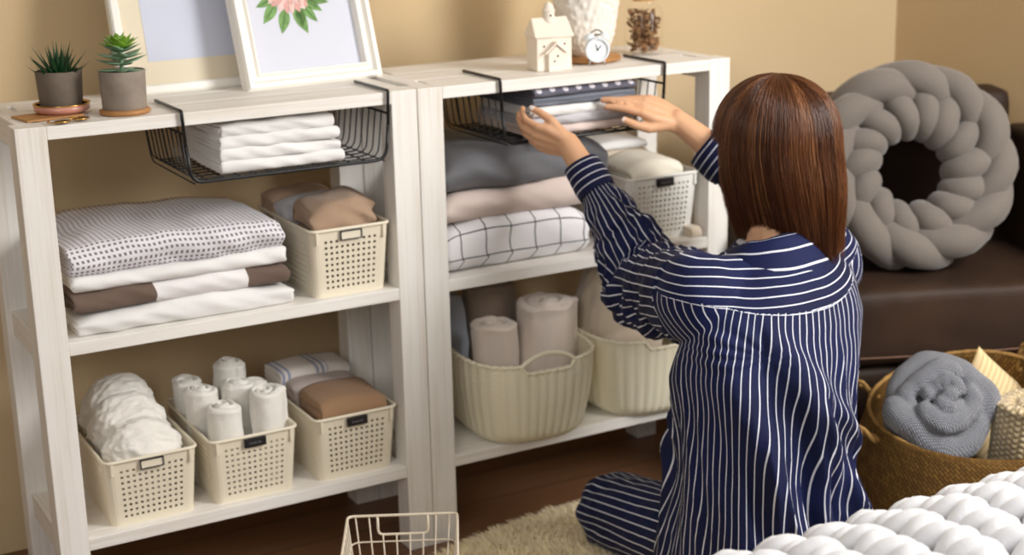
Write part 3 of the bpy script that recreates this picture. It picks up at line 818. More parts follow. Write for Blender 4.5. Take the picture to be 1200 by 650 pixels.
def flat_leaf(mb, c, ang, ln, wd, y, mi=0, k=8):
    ca, sa = math.cos(ang), math.sin(ang); L = []; Rr = []
    for i in range(k+1):
        t_ = i/k; w_ = wd*math.sin(PI*t_**.8)**1.0/2 + (0 if 0 < i < k else 0)
        px, pz = c[0]+ca*ln*t_, c[1]+sa*ln*t_
        L.append((px-sa*w_, y, pz+ca*w_)); Rr.append((px+sa*w_, y, pz-ca*w_))
    mb.add(L+Rr, [(i, i+1, k+2+i, k+1+i) for i in range(k)], mi=mi)
fc = (.130, .172)
for (a, ln, w_, o_) in ((250, .052, .024, (-.012, -.02)), (290, .060, .026, (.006, -.016)), (228, .052, .022, (-.03, -.008)), (200, .042, .016, (-.035, .0)), (308, .048, .02, (.022, -.014)), (325, .044, .018, (.03, -.006)), (272, .04, .02, (.016, -.02)), (10, .035, .018, (.040, .01)), (345, .05, .018, (.035, -.002)), (170, .04, .018, (-.035, .012))):
    c_ = (fc[0]+o_[0], fc[1]+o_[1]); flat_leaf(fl, c_, R(a), ln, w_, .0206, 2); 
    flat_leaf(fl, (c_[0], c_[1]), R(a), ln*.9, .0022, .0204, 3)
for ringi, (n, rad, ln) in enumerate(((24, .036, .020), (21, .028, .019), (17, .020, .018), (12, .012, .016), (7, .005, .014))):
    for k in range(n):
        a = 2*PI*k/n+ringi*.3; c_ = (fc[0]+rad*math.cos(a), fc[1]+.018+rad*.85*math.sin(a))
        flat_leaf(fl, c_, a+r_.uniform(-.3, .3), ln, ln*.62, .0201-ringi*.0002, (k+ringi) % 2)
fl.build('flower_drawing', [M['petal'], M['petal2'], M['leafp'], M['leafv']], sh_, False)
pr1 = [(0, .004), (.004, 0), (.016, .0), (.019, .004), (.019, .022), (0, .022)]
f1 = picture('picture_frame', 'larger white frame with a pale blue sheet in a cream mount, behind the flower picture', (.246, .232, ZT+.001), .325, .46, R(14), R(3), pr1, None, 0)
MB().box((.018, .010, .018), (.317, .012, .442)).build('mount', M['mat'], f1, False)
MB().box((.060, .0092, .062), (.275, .010, .40)).build('blue_sheet', M['paper_b'], f1, False)
MB().box((.017, .0055, .017), (.318, .0063, .443)).build('glazing', M['glass'], f1, False)

# ------------------------------------------------------------------ things on top, right
t = thing('ceramic_house', 'small white ceramic house with gabled roof, porch and dome turret', 'ornament', (1.063, .082, ZT), R(-8))
b = MB(); w_, d_, h_ = .0375, .028, .068
b.box((-w_, -d_, 0), (w_, d_, h_)); b.build('walls', M['ceramic'], t, True, .002, angle=30)
b = MB(); rz = h_+.036; o_ = .005
b.add([(-w_-o_, -d_-o_, h_-.002), (w_+o_, -d_-o_, h_-.002), (w_+o_, d_+o_, h_-.002), (-w_-o_, d_+o_, h_-.002), (-w_-.001, 0, rz), (w_+.001, 0, rz)], [(0, 3, 2, 1), (0, 1, 5, 4), (2, 3, 4, 5), (1, 2, 5), (3, 0, 4)])
b.build('roof', M['ceramic'], t, True, .002, angle=30)
MB().lathe([(0, rz-.012), (.012, rz-.012), (.012, rz+.010), (.0135, rz+.011), (.0135, rz+.013), (.0115, rz+.014), (.010, rz+.020), (.006, rz+.026), (.0025, rz+.029), (0, rz+.030)], 24, (0.0, 0, 0)).build('turret', M['ceramic'], t, angle=50)
b = MB(); pw = .016
b.box((-pw, -d_-.010, 0), (pw, -d_+.001, .036)); b.add([(-pw, -d_-.010, .036), (pw, -d_-.010, .036), (0, -d_-.010, .050), (-pw, -d_+.001, .036), (pw, -d_+.001, .036), (0, -d_+.001, .050)], [(0, 1, 2), (3, 5, 4), (0, 2, 5, 3), (1, 4, 5, 2), (0, 3, 4, 1)])
b.build('porch', M['ceramic'], t, False, .0008)
b = MB()
for s in (-1, 1):
    b.obox((s*.0105, -d_-.006, .0465), (.0135, 0, -s*.0112), (0, .008, 0), (.0010, 0, s*.0016))
b.build('porch_roof', M['ceramic'], t, False, .0008)
for (x, z, y) in ((-.022, .049, -d_-.0006), (.022, .052, -d_-.0006), (.003, .030, -d_-.0106), (-.004, .020, -d_-.0106), (0, rz+.003, -.0125)):
    b = MB().lathe([(0, 0), (.0021, 0), (.0021, .002), (0, .002)], 12); b.v = [(vx+x, y+vz*.5, vy+z) for vx, vy, vz in b.v]
    b.build('window_opening', M['hole'], t, False)
# vase on a wooden board
t = thing('round_board', 'round wooden board on the right unit with the white vase standing on it', 'board', (1.193, .150, ZT))
MB().lathe([(0, 0), (.064, 0), (.071, .003), (.072, .008), (.069, .0105), (0, .0105)], 56).build('disc', M['saucer_wood'], t, angle=50)
vm = MB().lathe([(0, 0), (.030, 0), (.036, .002), (.045, .016), (.054, .045), (.060, .085), (.062, .12), (.060, .16), (.053, .195), (.044, .21), (.040, .207), (.048, .19), (.055, .16), (.056, .12), (0, .11)], 24)
def refine(prof, n):
    out = []
    for i in range(len(prof)-1):
        for j in range(n): out.append((prof[i][0]+(prof[i+1][0]-prof[i][0])*j/n, prof[i][1]+(prof[i+1][1]-prof[i][1])*j/n))
    out.append(prof[-1]); return out
pp = smooth_path([(r, 0, z) for r, z in [(.030, 0), (.044, .014), (.054, .045), (.060, .085), (.062, .12), (.060, .16), (.053, .195), (.044, .21)]], 12)
vb = MB().lathe([(0, 0)]+[(p.x, p.z) for p in pp]+[(.040, .208), (.05, .18), (.055, .12), (0, .1)], 140)
vase = vb.build('white_vase', M['vase']); tag(vase, 'tall white textured ceramic vase on the round wooden board', 'vase'); vase.location = (1.198, .160, ZT+.0105); vase.scale = (1.13, 1.13, 1.13)
def vfn(p, n):
    r = math.hypot(p.x, p.y)
    if p.z < .006 or r < .03 or n.x*p.x+n.y*p.y < 0: return Vector()
    a = math.atan2(p.y, p.x)
    d, _ = noise.voronoi(Vector((math.cos(a)*6.5, math.sin(a)*6.5, p.z*105)))
    return n*(.0022-.0062*min(d[0], .8))
displace(vase.data, vfn)
# alarm clock
t = thing('alarm_clock', 'little white twin-bell alarm clock in front of the vase', 'clock', (1.163, .062, ZT), R(-18)); t.scale = (1.2, 1.2, 1.2)
cz = .0275
def ylathe(prof, c, seg=36):
    m = MB().lathe(prof, seg); m.v = [(x+c[0], -z+c[1], y+c[2]) for x, y, z in m.v]; return m
ylathe([(0, -.010), (.016, -.010), (.0205, -.006), (.0215, .004), (.0205, .0075), (.0180, .008), (.0172, .0035), (0, .0035)], (0, 0, cz)).build('case', M['clock'], t, angle=50)
ylathe([(0, .0036), (.0170, .0036), (.0170, .0042), (0, .0042)], (0, 0, cz)).build('dial', M['dial'], t, False)
hm = MB(); hm.obox((.0030, -.0049, cz+.0032), (.0034, 0, .0036), (0, .0003, 0), (-.0005, 0, .0005)); hm.obox((-.0015, -.0052, cz+.0045), (-.0018, 0, .0052), (0, .0003, 0), (.0004, 0, .0002))
hm.build('hands', M['dark'], t, False); ylathe([(0, .004), (.0016, .004), (.0016, .006), (0, .006)], (0, 0, cz)).build('hub', M['dark'], t)
for s in (-1, 1):
    rot = Matrix.Rotation(s*R(32), 3, 'Y'); m = MB().lathe([(0, 0), (.0095, 0), (.0092, .003), (.006, .007), (0, .008)], 24)
    m.v = [tuple(rot @ Vector(v)+Vector((s*.0125, 0, cz+.0195))) for v in m.v]; m.build('bell', M['clock'], t, angle=60)
    MB().tube([(s*.011, 0, cz-.017), (s*.014, 0, .0012)], .0016, 8).build('foot', M['steel'], t)
MB().tube(smooth_path([(-.012, 0, cz+.027), (0, 0, cz+.033), (.012, 0, cz+.027)], 5), .0010, 6).build('top_handle', M['dark'], t)
MB().obox((0, 0, cz+.0245), (.0055, 0, 0), (0, .0016, 0), (0, 0, .0012)).build('hammer', M['dark'], t, False)
# jar
t = thing('glass_jar', 'clear glass jar of dried brown petals on the right unit', 'jar', (1.345, .165, ZT))
MB().lathe([(0, 0), (.034, 0), (.040, .004), (.041, .015), (.041, .085), (.036, .098), (.026, .105), (.026, .122), (.029, .124), (.029, .128), (.0265, .129)], 48).build('body', M['glass'], t)
MB().lathe([(0, .112), (.0225, .112), (.0245, .138), (0, .138)], 32).build('stopper', M['cork'], t, angle=40)
t = MB(); r_ = random.Random(2)
for i in range(230):
    a = r_.uniform(0, 2*PI); rr = .044*math.sqrt(r_.random()); z = r_.uniform(.008, .088)
    q = Vector((r_.uniform(-1, 1), r_.uniform(-1, 1), r_.uniform(-1, 1)))
    leaf_mesh(t, (rr*.7*math.cos(a), rr*.7*math.sin(a), z), q, r_.uniform(.010, .018), r_.uniform(.010, .016), .003, bend=.5)
t.v = [(x*min(1, .037/max(1e-6, math.hypot(x, y))), y*min(1, .037/max(1e-6, math.hypot(x, y))), min(max(z, .006), .094)) for x, y, z in t.v]
o = t.build('dried_petals', M['pot']); tag(o, 'curled brown dried petals filling the glass jar', 'potpourri', kind='stuff'); o.location = (1.345, .165, ZT)

# ------------------------------------------------------------------ floor wire basket
t = thing('floor_wire_basket', 'empty cream wire basket on the floor in front of the shelving posts', 'wire basket', (.500, -.345, 0), R(-27))
w2, d2, hh = .098, .12, .198
top = [(-w2, -d2), (w2, -d2), (w2, d2), (-w2, d2)]
def rr3(sc, z): return rounded([(x*sc, y*sc, z) for x, y in top], .02, 5, closed=True)
for z, sc, r_w in ((.004, .80, .0022), (.055, .85, .0014), (.105, .90, .0014), (.150, .95, .0014)):
    MB().tube(rr3(sc, z), r_w, 6, closed=True).build('hoop' if z > .01 else 'base_hoop', M['white_wire'], t)
dip = .036
for s in (1, -1):
    pass
rim = rounded([(-w2, -d2, hh), (-.045, -d2, hh), (-.045, -d2, hh-dip), (.045, -d2, hh-dip), (.045, -d2, hh), (w2, -d2, hh), (w2, d2, hh), (.045, d2, hh), (-.045, d2, hh), (-w2, d2, hh)], .012, 4, closed=True)
MB().tube(rim, .0026, 8, closed=True).build('rim', M['white_wire'], t)
MB().tube(rounded([(-.045, d2, hh), (-.045, d2*.985, hh-dip), (.045, d2*.985, hh-dip), (.045, d2, hh)], .01, 4), .0024, 8).build('handle_wire', M['white_wire'], t)
g = MB()
for i in range(8):
    x = -w2+2*w2*(i+.5)/8
    zt_ = hh
    for s in (-1, 1):
        zt2 = hh-dip if (abs(x) < .045) else hh
        g.tube([(x*.985, s*d2*(.80+.20*zt2/hh), zt2), (x*.80, s*d2*.80, .004)], .0014, 6)
    g.tube([(x*.80, -d2*.8, .004), (x*.80, d2*.8, .004)], .0014, 6)
for i in range(9):
    y = -d2+2*d2*(i+.5)/9
    for s in (-1, 1): g.tube([(s*w2, y, hh), (s*w2*.80, y*.8, .004)], .0014, 6)
    g.tube([(-w2*.8, y*.8, .004), (w2*.8, y*.8, .004)], .0014, 6)
g.build('wire_grid', M['white_wire'], t)

# ------------------------------------------------------------------ rug
mb = MB(); rc = Vector((1.06, -.49)); 
def rugr(a): return 1+.07*nz(math.cos(a)*1.7, math.sin(a)*1.7, 3)+.03*nz(math.cos(a)*6, math.sin(a)*6, 9)
def rugp(u, v):
    a = 2*PI*u; p = 2.6; c, s = math.cos(a), math.sin(a); k = (abs(c)**p+abs(s)**p)**(-1/p)*rugr(a)
    x = c*k*.49*v-.07; y = s*k*.50*v
    e = 1-v**6; return (x, y, .004+.016*e+.006*e*nz(x*14, y*14, 1))
mb.grid(rugp, 160, 40, cu=True)
rv = random.Random(5)
fv = []; ff = []
for i in range(26000):
    a = rv.random(); v = math.sqrt(rv.random()); p = Vector(rugp(a, v*.995))
    ang = rv.uniform(0, 2*PI); ln = rv.uniform(.008, .017); out = Vector((p.x, p.y, 0)).normalized() if v > .9 else Vector((math.cos(ang), math.sin(ang), 0))
    d = (Vector((0, 0, 1))*(1 if v < .93 else .35)+out*rv.uniform(.3, .9)+Vector((nz(p.x*9, p.y*9, 5), nz(p.x*9, p.y*9, 15), 0))*1.2).normalized()
    s = Vector((math.cos(ang+1.3), math.sin(ang+1.3), 0))*.0016
    m_ = p+d*ln*.55; tip = p+d*ln+Vector((out.x, out.y, -.5))*.004
    tip.z = max(tip.z, .001); b = len(fv)
    fv += [p-s, p+s, m_+s*.8, m_-s*.8, tip]; ff += [(b, b+1, b+2, b+3), (b+3, b+2, b+4)]
mb.add(fv, ff)
o = mb.build('sheepskin_rug', M['fur']); tag(o, 'fluffy cream sheepskin rug on the dark wooden floor under the kneeling woman', 'rug'); o.location = (rc.x, rc.y, 0)

# ------------------------------------------------------------------ armchair
AR = R(-21)
t = thing('armchair', 'dark brown leather armchair in the corner behind the kneeling woman', 'armchair', (1.845, -.115, 0), AR)
def pad(lo, hi, r, name, mat='leather', amp=.004, seed=0, voxel=.014, it=10):
    c = [(a+b)/2 for a, b in zip(lo, hi)]
    m = MB().box(lo, hi); me = remesh(m, voxel, it); o = mesh_obj(name, me, M[mat], t)
    displace(me, lambda p, n: n*(amp*nz(p.x*6+seed, p.y*6, p.z*6)+amp*.3*nz(p.x*25, p.y*25, p.z*25+seed)))
    return o
pad((-.36, -.24, .29), (.31, .16, .455), .05, 'seat_cushion', seed=1, it=14)
pad((-.36, -.225, .15), (.36, .16, .285), .02, 'base', seed=2, voxel=.02, it=3)
pad((-.345, .13, .15), (.300, .245, .800), .05, 'backrest', seed=3, it=14)
MB().tube(smooth_path([(-.35, -.245, .325), (-.2, -.252, .318), (0, -.254, .316), (.2, -.252, .318), (.31, -.245, .325)], 5), .0022, 6).build('piping', M['piping'], t)
for s in (1, -1):
    m = MB(); 
    me = None
    if s == 1: m.box((.315, -.22, .15), (.395, .22, .60)); m.box((.315, .02, .5), (.395, .22, .71)); m.ell((.355, .0, .58), (.045, .15, .10))
    else: m.box((-.395, -.10, .15), (-.35, .2, .56))
    me = remesh(m, .012, 14); mesh_obj('armrest', me, M['leather'], t)
for x in (-.30, .30):
    for y in (-.17, .16): MB().lathe([(0, 0), (.016, 0), (.024, .155), (0, .155)], 16, (x, y, 0)).build('leg', M['dark_wood'], t, angle=40)

# braided ring cushion facing the camera, leaning on the backrest
mb = MB(); rc = random.Random(12)
def P(th, r, off): return Vector((r*math.cos(th), off, r*math.sin(th)))
N1 = 12
for i in range(N1):
    a = 2*PI*i/N1+.15; st = 2*PI/N1; j = rc.uniform(-.05, .05)
    mb.sausage([P(a-.26, .138, .026), P(a+st*.15, .164, -.026), P(a+st*.80, .188, -.040), P(a+st*1.45, .194, .004), P(a+st*1.70, .178, .034)], .0335*rc.uniform(.90, 1.06), 18, ends=.6)
N2 = 14
for i in range(N2):
    a = 2*PI*i/N2; k = rc.uniform(-.05, .05); q = .012*math.sin(a)
    mb.sausage([P(a+.26+k, .160, .014), P(a+.17+k, .140, -.030), P(a+.04+k, .112-q, -.034), P(a-.02+k, .094-q, -.008), P(a-.02+k, .088-q, .02)], .0275*rc.uniform(.92, 1.08), 16, ends=.5)
for i in range(18):
    a = 2*PI*i/18; mb.sausage([P(a, .115, .03), P(a+.2, .15, .06), P(a+.42, .180, .03)], .036, 12, ends=.4)
ring = mb.build('braided_ring_cushion', M['ring']); tag(ring, 'grey braided ring-shaped cushion leaning on the brown leather armchair', 'cushion')
ring.location = (1.835, -.135, .668); ring.rotation_euler = (R(-20), R(6), R(-28))
wrinkle(ring, .0015, 25, 3)

# ------------------------------------------------------------------ seagrass belly basket
BC = Vector((1.625, -.560, 0)); 
t = thing('seagrass_basket', 'round woven seagrass belly basket beside the woman, holding knits', 'basket', BC)
def rimh(a): return .286+.030*math.sin(a-.15)+.034*math.cos(a-.17)+.012*math.sin(2*a+1.0)
prof = [(.150, 0), (.205, .04), (.232, .10), (.235, .15), (.222, .21), (.206, .26), (.200, 1)]
def bfn(u, v):
    a = 2*PI*u; k = v*(len(prof)-1); i = min(int(k), len(prof)-2); f = k-i
    P0 = [(r, z if z < 1 else rimh(a)) for r, z in prof]
    p = smooth_cache(a)[int(round(v*36))]
    return (p[0]*math.cos(a), p[0]*math.sin(a), p[1])
_sc = {}
def smooth_cache(a):
    k = round(a, 5)
    if k not in _sc:
        pts = smooth_path([(r, 0, z if z < 1 else rimh(a)) for r, z in prof], 6); _sc[k] = [(p.x, p.z) for p in pts]
    return _sc[k]
b = MB().grid(bfn, 96, 36, cu=True, uvf=lambda u, v: (u*2*PI*.21, v*.36))
b.add([bfn(i/96, 0) for i in range(96)], [tuple(range(96))[::-1]])
b.build('body', M['wicker'], t, True, solid=.006)
MB().tube([Vector(bfn(i/96, 1)) for i in range(96)], [.0042+.0006*math.sin(i*2.1) for i in range(96)], 8, closed=True).build('rim', M['wicker_rope'], t)
def rope_handle(a0, a1, hgt, outw):
    p0, p1 = Vector(bfn(a0/(2*PI) % 1, 1)), Vector(bfn(a1/(2*PI) % 1, 1)); m = (p0+p1)/2; o_ = Vector((m.x, m.y, 0)).normalized()
    path = smooth_path([p0-Vector((0, 0, .03)), p0+o_*outw*.5+Vector((0, 0, hgt*.5)), m+o_*outw+Vector((0, 0, hgt)), p1+o_*outw*.5+Vector((0, 0, hgt*.5)), p1-Vector((0, 0, .03))], 10)
    mb = MB()
    for ph in (0, PI):
        pts = []
        for i, p in enumerate(path):
            tt = (path[min(i+1, len(path)-1)]-path[max(i-1, 0)]).normalized(); u_ = tt.orthogonal().normalized(); w_ = tt.cross(u_)
            a = i*.9+ph; pts.append(p+u_*math.cos(a)*.0038+w_*math.sin(a)*.0038)
        mb.tube(pts, .0048, 7)
    mb.build('rope_handle', M['wicker_rope'], t)
rope_handle(R(170), R(112), .035, .14)
rope_handle(R(20), R(-35), .05, .03)
# knitted roll in basket
def uvcyl(cx, cy, cz): return lambda co: (np.arctan2(co[:, 2]-cz, co[:, 0]-cx)*.08, co[:, 1]+co[:, 2]*.3)
mb = MB(); 
def rose(cs):
    for (pts, r, fl) in cs: mb.sausage(pts, r, 14, ends=.3, flat=fl)
# rose-like roll facing up and toward the camera: coils in local x-z plane tilted back
def RP(th, r, off): return Vector((r*math.cos(th), off, r*math.sin(th)*.92))
mb.ell((0, .055, 0), (.096, .060, .088), 24, 16)
for (r, a0, a1, off, th) in ((.078, -.5, 3.3, .012, .028), (.080, 2.9, 6.1, .004, .029), (.060, .9, 3.7, -.016, .018), (.048, 3.2, 7.0, -.026, .019), (.030, .2, 3.2, -.036, .015), (.020, 3.4, 6.4, -.036, .014), (.004, 0, 3, -.040, .014)):
    mb.sausage([RP(a0+(a1-a0)*i/7, r*(1+.10*math.sin(i*1.7+r*90)), off-.010*math.sin(i*.9)) for i in range(8)], th, 14, ends=.35, flat=1.0)
me = remesh(mb, .0030, 3)
gk = mesh_obj('rolled_knit_throw', me, M['grey_knit'])
def gfn(p, n):
    a = math.atan2(p.z, p.x); r = math.hypot(p.x, p.z)
    return n*(.003*nz(p.x*20, p.y*20, p.z*20)+.0025*nz(a*2.5, r*45, 3))
displace(me, gfn)
ul = me.uv_layers.new(name='UVMap'); vi = np.empty(len(me.loops), int); me.loops.foreach_get('vertex_index', vi); co = np.empty(len(me.vertices)*3); me.vertices.foreach_get('co', co); co = co.reshape(-1, 3)[vi]
ul.data.foreach_set('uv', np.stack([co[:, 0]+.5*co[:, 2], co[:, 2]-.5*co[:, 0]+co[:, 1]], 1).ravel().astype('f4'))
tag(gk, 'grey knitted throw rolled up like a rose in the seagrass basket', 'throw')
gk.location = (1.530, -.565, .315); gk.scale = (1.04, 1.04, 1.04); gk.rotation_euler = (R(-38), 0, R(-28))
wk = roll('cream waffle-knit rolled throw at the right of the seagrass basket', (1.675, -.665, .175), .085, .150, 'cream_knit', 71, 2.2, (.05, 0), 'throw', 'rolled_throw', None, amp=.004)
def pillow(name, label, w, d, th, mat, loc, rot):
    def f(s):
        def g(u, v):
            x, y = u*2-1, v*2-1; k = max(0, (1-abs(x)**2.6))*max(0, (1-abs(y)**2.6)); px = x*(1-.10*(1-abs(y)**2)*abs(x)**2); py = y*(1-.10*(1-abs(x)**2)*abs(y)**2)
            return (px*w/2, py*d/2, s*th/2*k**.5+.002*nz(x*3, y*3, s))
        return g
    m = MB().grid(f(1), 28, 28, uvf=lambda u, v: (u*w, v*d)).grid(f(-1), 28, 28, flip=True, uvf=lambda u, v: (u*w, v*d))
    o = m.build(name, M[mat]); tag(o, label, 'pillow'); o.location = loc; o.rotation_euler = rot; return o
pillow('small_pillow', 'straw-coloured pillow corner poking up at the back of the seagrass basket', .21, .21, .06, 'straw', (1.755, -.480, .215), (R(72), R(38), R(-25)))

# ------------------------------------------------------------------ bed and chunky blanket (foreground)
BX0, BX1, BY = .02, 2.05, -1.270
t = thing('bed', 'low bed edge in the foreground under the chunky white blanket', 'bed', ((BX0+BX1)/2, -1.9, 0))
w_ = (BX1-BX0)/2
MB().box((-w_+.25, -.55, .30), (w_, .56, .495)).build('mattress', M['sheet'], t, True, .03)
MB().box((-w_+.27, -.53, .08), (w_-.02, .54, .298)).build('bed_base', M['dark_wood'], t, False, .005)
for x in (-w_+.33, w_-.08):
    for y in (-.45, .46): MB().box((x-.03, y-.03, 0), (x+.03, y+.03, .08)).build('leg', M['dark_wood'], t, False, .003)
mb = MB(); rb = random.Random(8)
PX, PY = .072, .052      # stitch pitch: a column of V stitches runs along x
def surf(x, y):
    # y: distance in from far edge (negative = hanging over); returns point, normal
    if y >= 0: 
        z = .545+.010*nz(x*4, y*4, 2)-.02*max(0, 1-y/.06)**2
        return Vector((x, BY-y, z))
    a = min(1, -y/.08); return Vector((x, BY+.035*math.sin(a*PI/2)+.01, .545-.02-(.02*a)-max(0, -y-.05)))
nx = int((BX1-.30)/PX); ny = 12
for j in range(-7, ny+2):
    for i in range(nx):
        x = .30+i*PX+(j % 2)*0+rb.uniform(-.004, .004); y = j*PY+.02
        if y > .60: continue
        for s in (-1, 1):
            p0 = surf(x-.034, y+s*.004); p1 = surf(x+.004, y+s*.013); p2 = surf(x+.044, y+s*.023)
            p0.z -= .012; p1.z += .008; p2.z -= .006
            mb.sausage([p0, p1, p2], .0148*rb.uniform(.90, 1.10), 14, ends=.6)
o = mb.build('chunky_blanket', M['blanket']); wrinkle(o, .0022, 26, 5); tag(o, 'thick white chunky-knit blanket spread over the bed in the foreground', 'blanket')
# ------------------------------------------------------------------ the kneeling woman
PO = Vector((1.165, -.52, 0))
person = thing('person', 'kneeling person with auburn bob in navy striped pyjamas, reaching into the right hanging basket', 'person', PO)
V = lambda *a: Vector(a)
YAW = R(9); FL = V(math.cos(YAW), math.sin(YAW), 0); FF = V(-math.sin(YAW), math.cos(YAW), 0)
HC = V(1.184, -.475, .845)                       # head centre
SHL, SHR = V(1.005, -.505, .610), V(1.310, -.462, .612)
ELL, ELR = V(1.060, -.275, .572), V(1.385, -.215, .680)
WRL, WRR = V(1.006, -.085, .797), V(1.266, -.074, .816)
def body_mesh():
    m = MB()
    # pelvis and torso: ellipses stacked
    for c, rx, ry, rz in ((V(1.110, -.57, .17), .155, .125, .11), (V(1.115, -.565, .30), .130, .100, .12), (V(1.130, -.55, .43), .135, .105, .12), (V(1.155, -.525, .54), .150, .10, .09)):
        rot = Matrix.Rotation(YAW, 3, 'Z'); m.ell(c, (rx, ry, rz), 24, 16, rot)
    m.capsule(V(1.172, -.515, .60), .065, V(1.176, -.495, .66), .050); m.capsule(V(1.176, -.497, .66), .048, HC-V(0, .005, .07), .050)
    for a, b in ((V(1.172, -.51, .60), SHL), (V(1.172, -.51, .60), SHR)): m.capsule(a, .055, b, .048)
    for s, e, w_ in ((SHL, ELL, WRL), (SHR, ELR, WRR)):
        m.capsule(s, .046, e, .036); d = (w_-e); m.capsule(e, .037, e+d*.35, .035); m.capsule(e+d*.35, .035, w_-d*.12, .0245); m.capsule(w_-d*.12, .0245, w_, .0225)
    # legs: kneeling, shins folded back
    for hip, kn, an, toe in ((V(1.045, -.565, .155), V(1.032, -.215, .075), V(1.035, -.60, .045), V(1.05, -.715, .030)), (V(1.190, -.545, .155), V(1.250, -.195, .075), V(1.205, -.575, .045), V(1.19, -.690, .030))):
        m.capsule(hip, .085, kn, .058); m.capsule(kn, .055, kn.lerp(an, .4)-V(0, 0, .006), .050); m.capsule(kn.lerp(an, .4)-V(0, 0, .006), .050, an, .032); m.capsule(an, .032, toe, .026)
    # head: skull, face, jaw, nose, lips, ears
    hf = (FF*math.cos(R(14))-FL*math.sin(R(14))).normalized(); hr = V(hf.y, -hf.x, 0)      # looks a little to the left
    hf = (hf-V(0, 0, .16)).normalized(); hu = hr.cross(hf)
    B = Matrix((hr, hf, hu)).transposed()
    h = lambda x, y, z: HC + B @ V(x, y, z)
    m.ell(h(0, -.012, .022), (.074, .090, .083), 28, 20, B); m.ell(h(0, .018, -.030), (.060, .066, .074), 24, 16, B)
    m.ell(h(0, .050, -.082), (.026, .024, .020), 16, 10, B); m.ell(h(0, .062, .030), (.052, .022, .030), 16, 10, B)
    for s in (-1, 1): m.ell(h(s*.034, .055, -.028), (.022, .020, .022), 14, 10, B); m.ell(h(s*.074, -.012, -.012), (.008, .016, .028), 12, 10, B)
    m.capsule(h(0, .076, .012), .006, h(0, .094, -.020), .0085); 
    for s in (-1, 1): m.ell(h(s*.009, .084, -.024), (.0065, .008, .0055), 10, 8, B)
    m.ell(h(0, .076, -.050), (.021, .009, .006), 14, 8, B); m.ell(h(0, .074, -.060), (.018, .009, .007), 14, 8, B)
    return m, h, B
def hand(m, w, d, n, thumb, curl, spread=.0, tcurl=None, sc=1.0, nails=None):
    """w wrist, d towards the fingers, n back of the hand, thumb = +1/-1 side along d x n"""
    d = d.normalized(); n = (n-d*n.dot(d)).normalized(); s = d.cross(n)*thumb
    L = [(.078, .021, .0105), (.082, .0, .0108), (.078, -.019, .0102), (.070, -.037, .0092)]
    ph = [(.036, .023, .018), (.040, .026, .019), (.037, .024, .018), (.029, .019, .016)]
    for i, ((pl, off, r), P3) in enumerate(zip(L, ph)):
        k = w + d*pl*sc + s*(off+.007)*sc + n*(.003 if i in (1, 2) else 0)
        m.capsule(w+s*(off*.55)*sc, .0130*sc, k-d*.02, .0118*sc); m.capsule(k-d*.022, .0115*sc, k, r*sc*.98)
        m.capsule(w+s*(off*.75)*sc-n*.008, .0115*sc, k-d*.012-n*.004, .0105*sc)
        a = curl[i][0]; fd = d+s*spread*(1.5-i)*.12; fd.normalize(); p = k; rr = r*.86*sc
        for j, ln in enumerate(P3):
            a_ = sum(curl[i][:j+1]); q = p + (fd*math.cos(a_)-n*math.sin(a_))*ln*sc
            m.capsule(p, rr, q, rr*.92, 12); rr *= .92; p = q
        if nails is not None: nails.append((p+(fd*math.sin(a_)+n*math.cos(a_))*rr*.78-(fd*math.cos(a_)-n*math.sin(a_))*.001, (fd*math.cos(a_)-n*math.sin(a_)), (fd*math.sin(a_)+n*math.cos(a_)), rr))
    # thumb
    b = w + d*.022*sc + s*.020*sc - n*.006; t1, t2, t3 = tcurl
    j1 = b + (d*t1[0]+s*t1[1]+n*t1[2]).normalized()*.040*sc; j2 = j1+(d*t2[0]+s*t2[1]+n*t2[2]).normalized()*.030*sc; j3 = j2+(d*t3[0]+s*t3[1]+n*t3[2]).normalized()*.024*sc
    m.capsule(w+s*.008, .014*sc, b, .0150*sc); m.capsule(b, .0150*sc, j1, .0108*sc); m.capsule(j1, .0102*sc, j2, .0092*sc); m.capsule(j2, .0092*sc, j3, .0078*sc)
    if nails is not None:
        q = (j3-j2).normalized(); nn = (n*.6+s*.8); nn = (nn-q*nn.dot(q)).normalized(); nails.append((j3+nn*.0062-q*.001, q, nn, .0078))
bm_, hh_, HB = body_mesh()
nl = []
# left hand: grips the front left corner of the stack, thumb on the front, fingers round the side
hand(bm_, WRL, V(-.64, .66, .22), V(-.55, -.62, -.46), 1, [(.38, .50, .36), (.40, .50, .36), (.44, .5, .36), (.48, .5, .36)], .0,
     ((.80, .55, -.30), (1, .15, -.35), (1, .0, -.3)), .84, nl)
# right hand: lies flat on the right end of the stack, fingers pointing left
hand(bm_, WRR, V(-.74, .40, .42), V(.05, -.60, .80), -1, [(.22, .16, .1), (.26, .18, .12), (.42, .24, .15), (.50, .28, .2)], .0,
     ((.80, .60, -.30), (1, .15, -.1), (1, -.1, -.1)), .95, nl)
bm_.v = [tuple(Vector(v)-PO) for v in bm_.v]
me = remesh(bm_, .0027, 5)
mesh_obj('body', me, M['skin'], person)
for c, q, nn, r in nl: MB().ell(c-PO-nn*.0012, (r*.62, r*.95, .0016), 12, 8, Matrix((q.cross(nn), q, nn)).transposed()).build('nail', M['nail'], person)
for s in (-1, 1):
    e = MB().ell(hh_(s*.031, .066, .003)-PO, (.0125, .012, .009), 16, 10, HB).build('eye', M['eyew'], person)
    MB().ell(hh_(s*.031, .0765, .002)-PO, (.0048, .002, .0048), 12, 8, HB).build('iris', M['eye'], e)
MB().ell(hh_(0, .0815, -.050)-PO, (.020, .005, .0045), 14, 8, HB).ell(hh_(0, .0795, -.0595)-PO, (.016, .005, .0055), 14, 8, HB).build('lips', M['lips'], person)

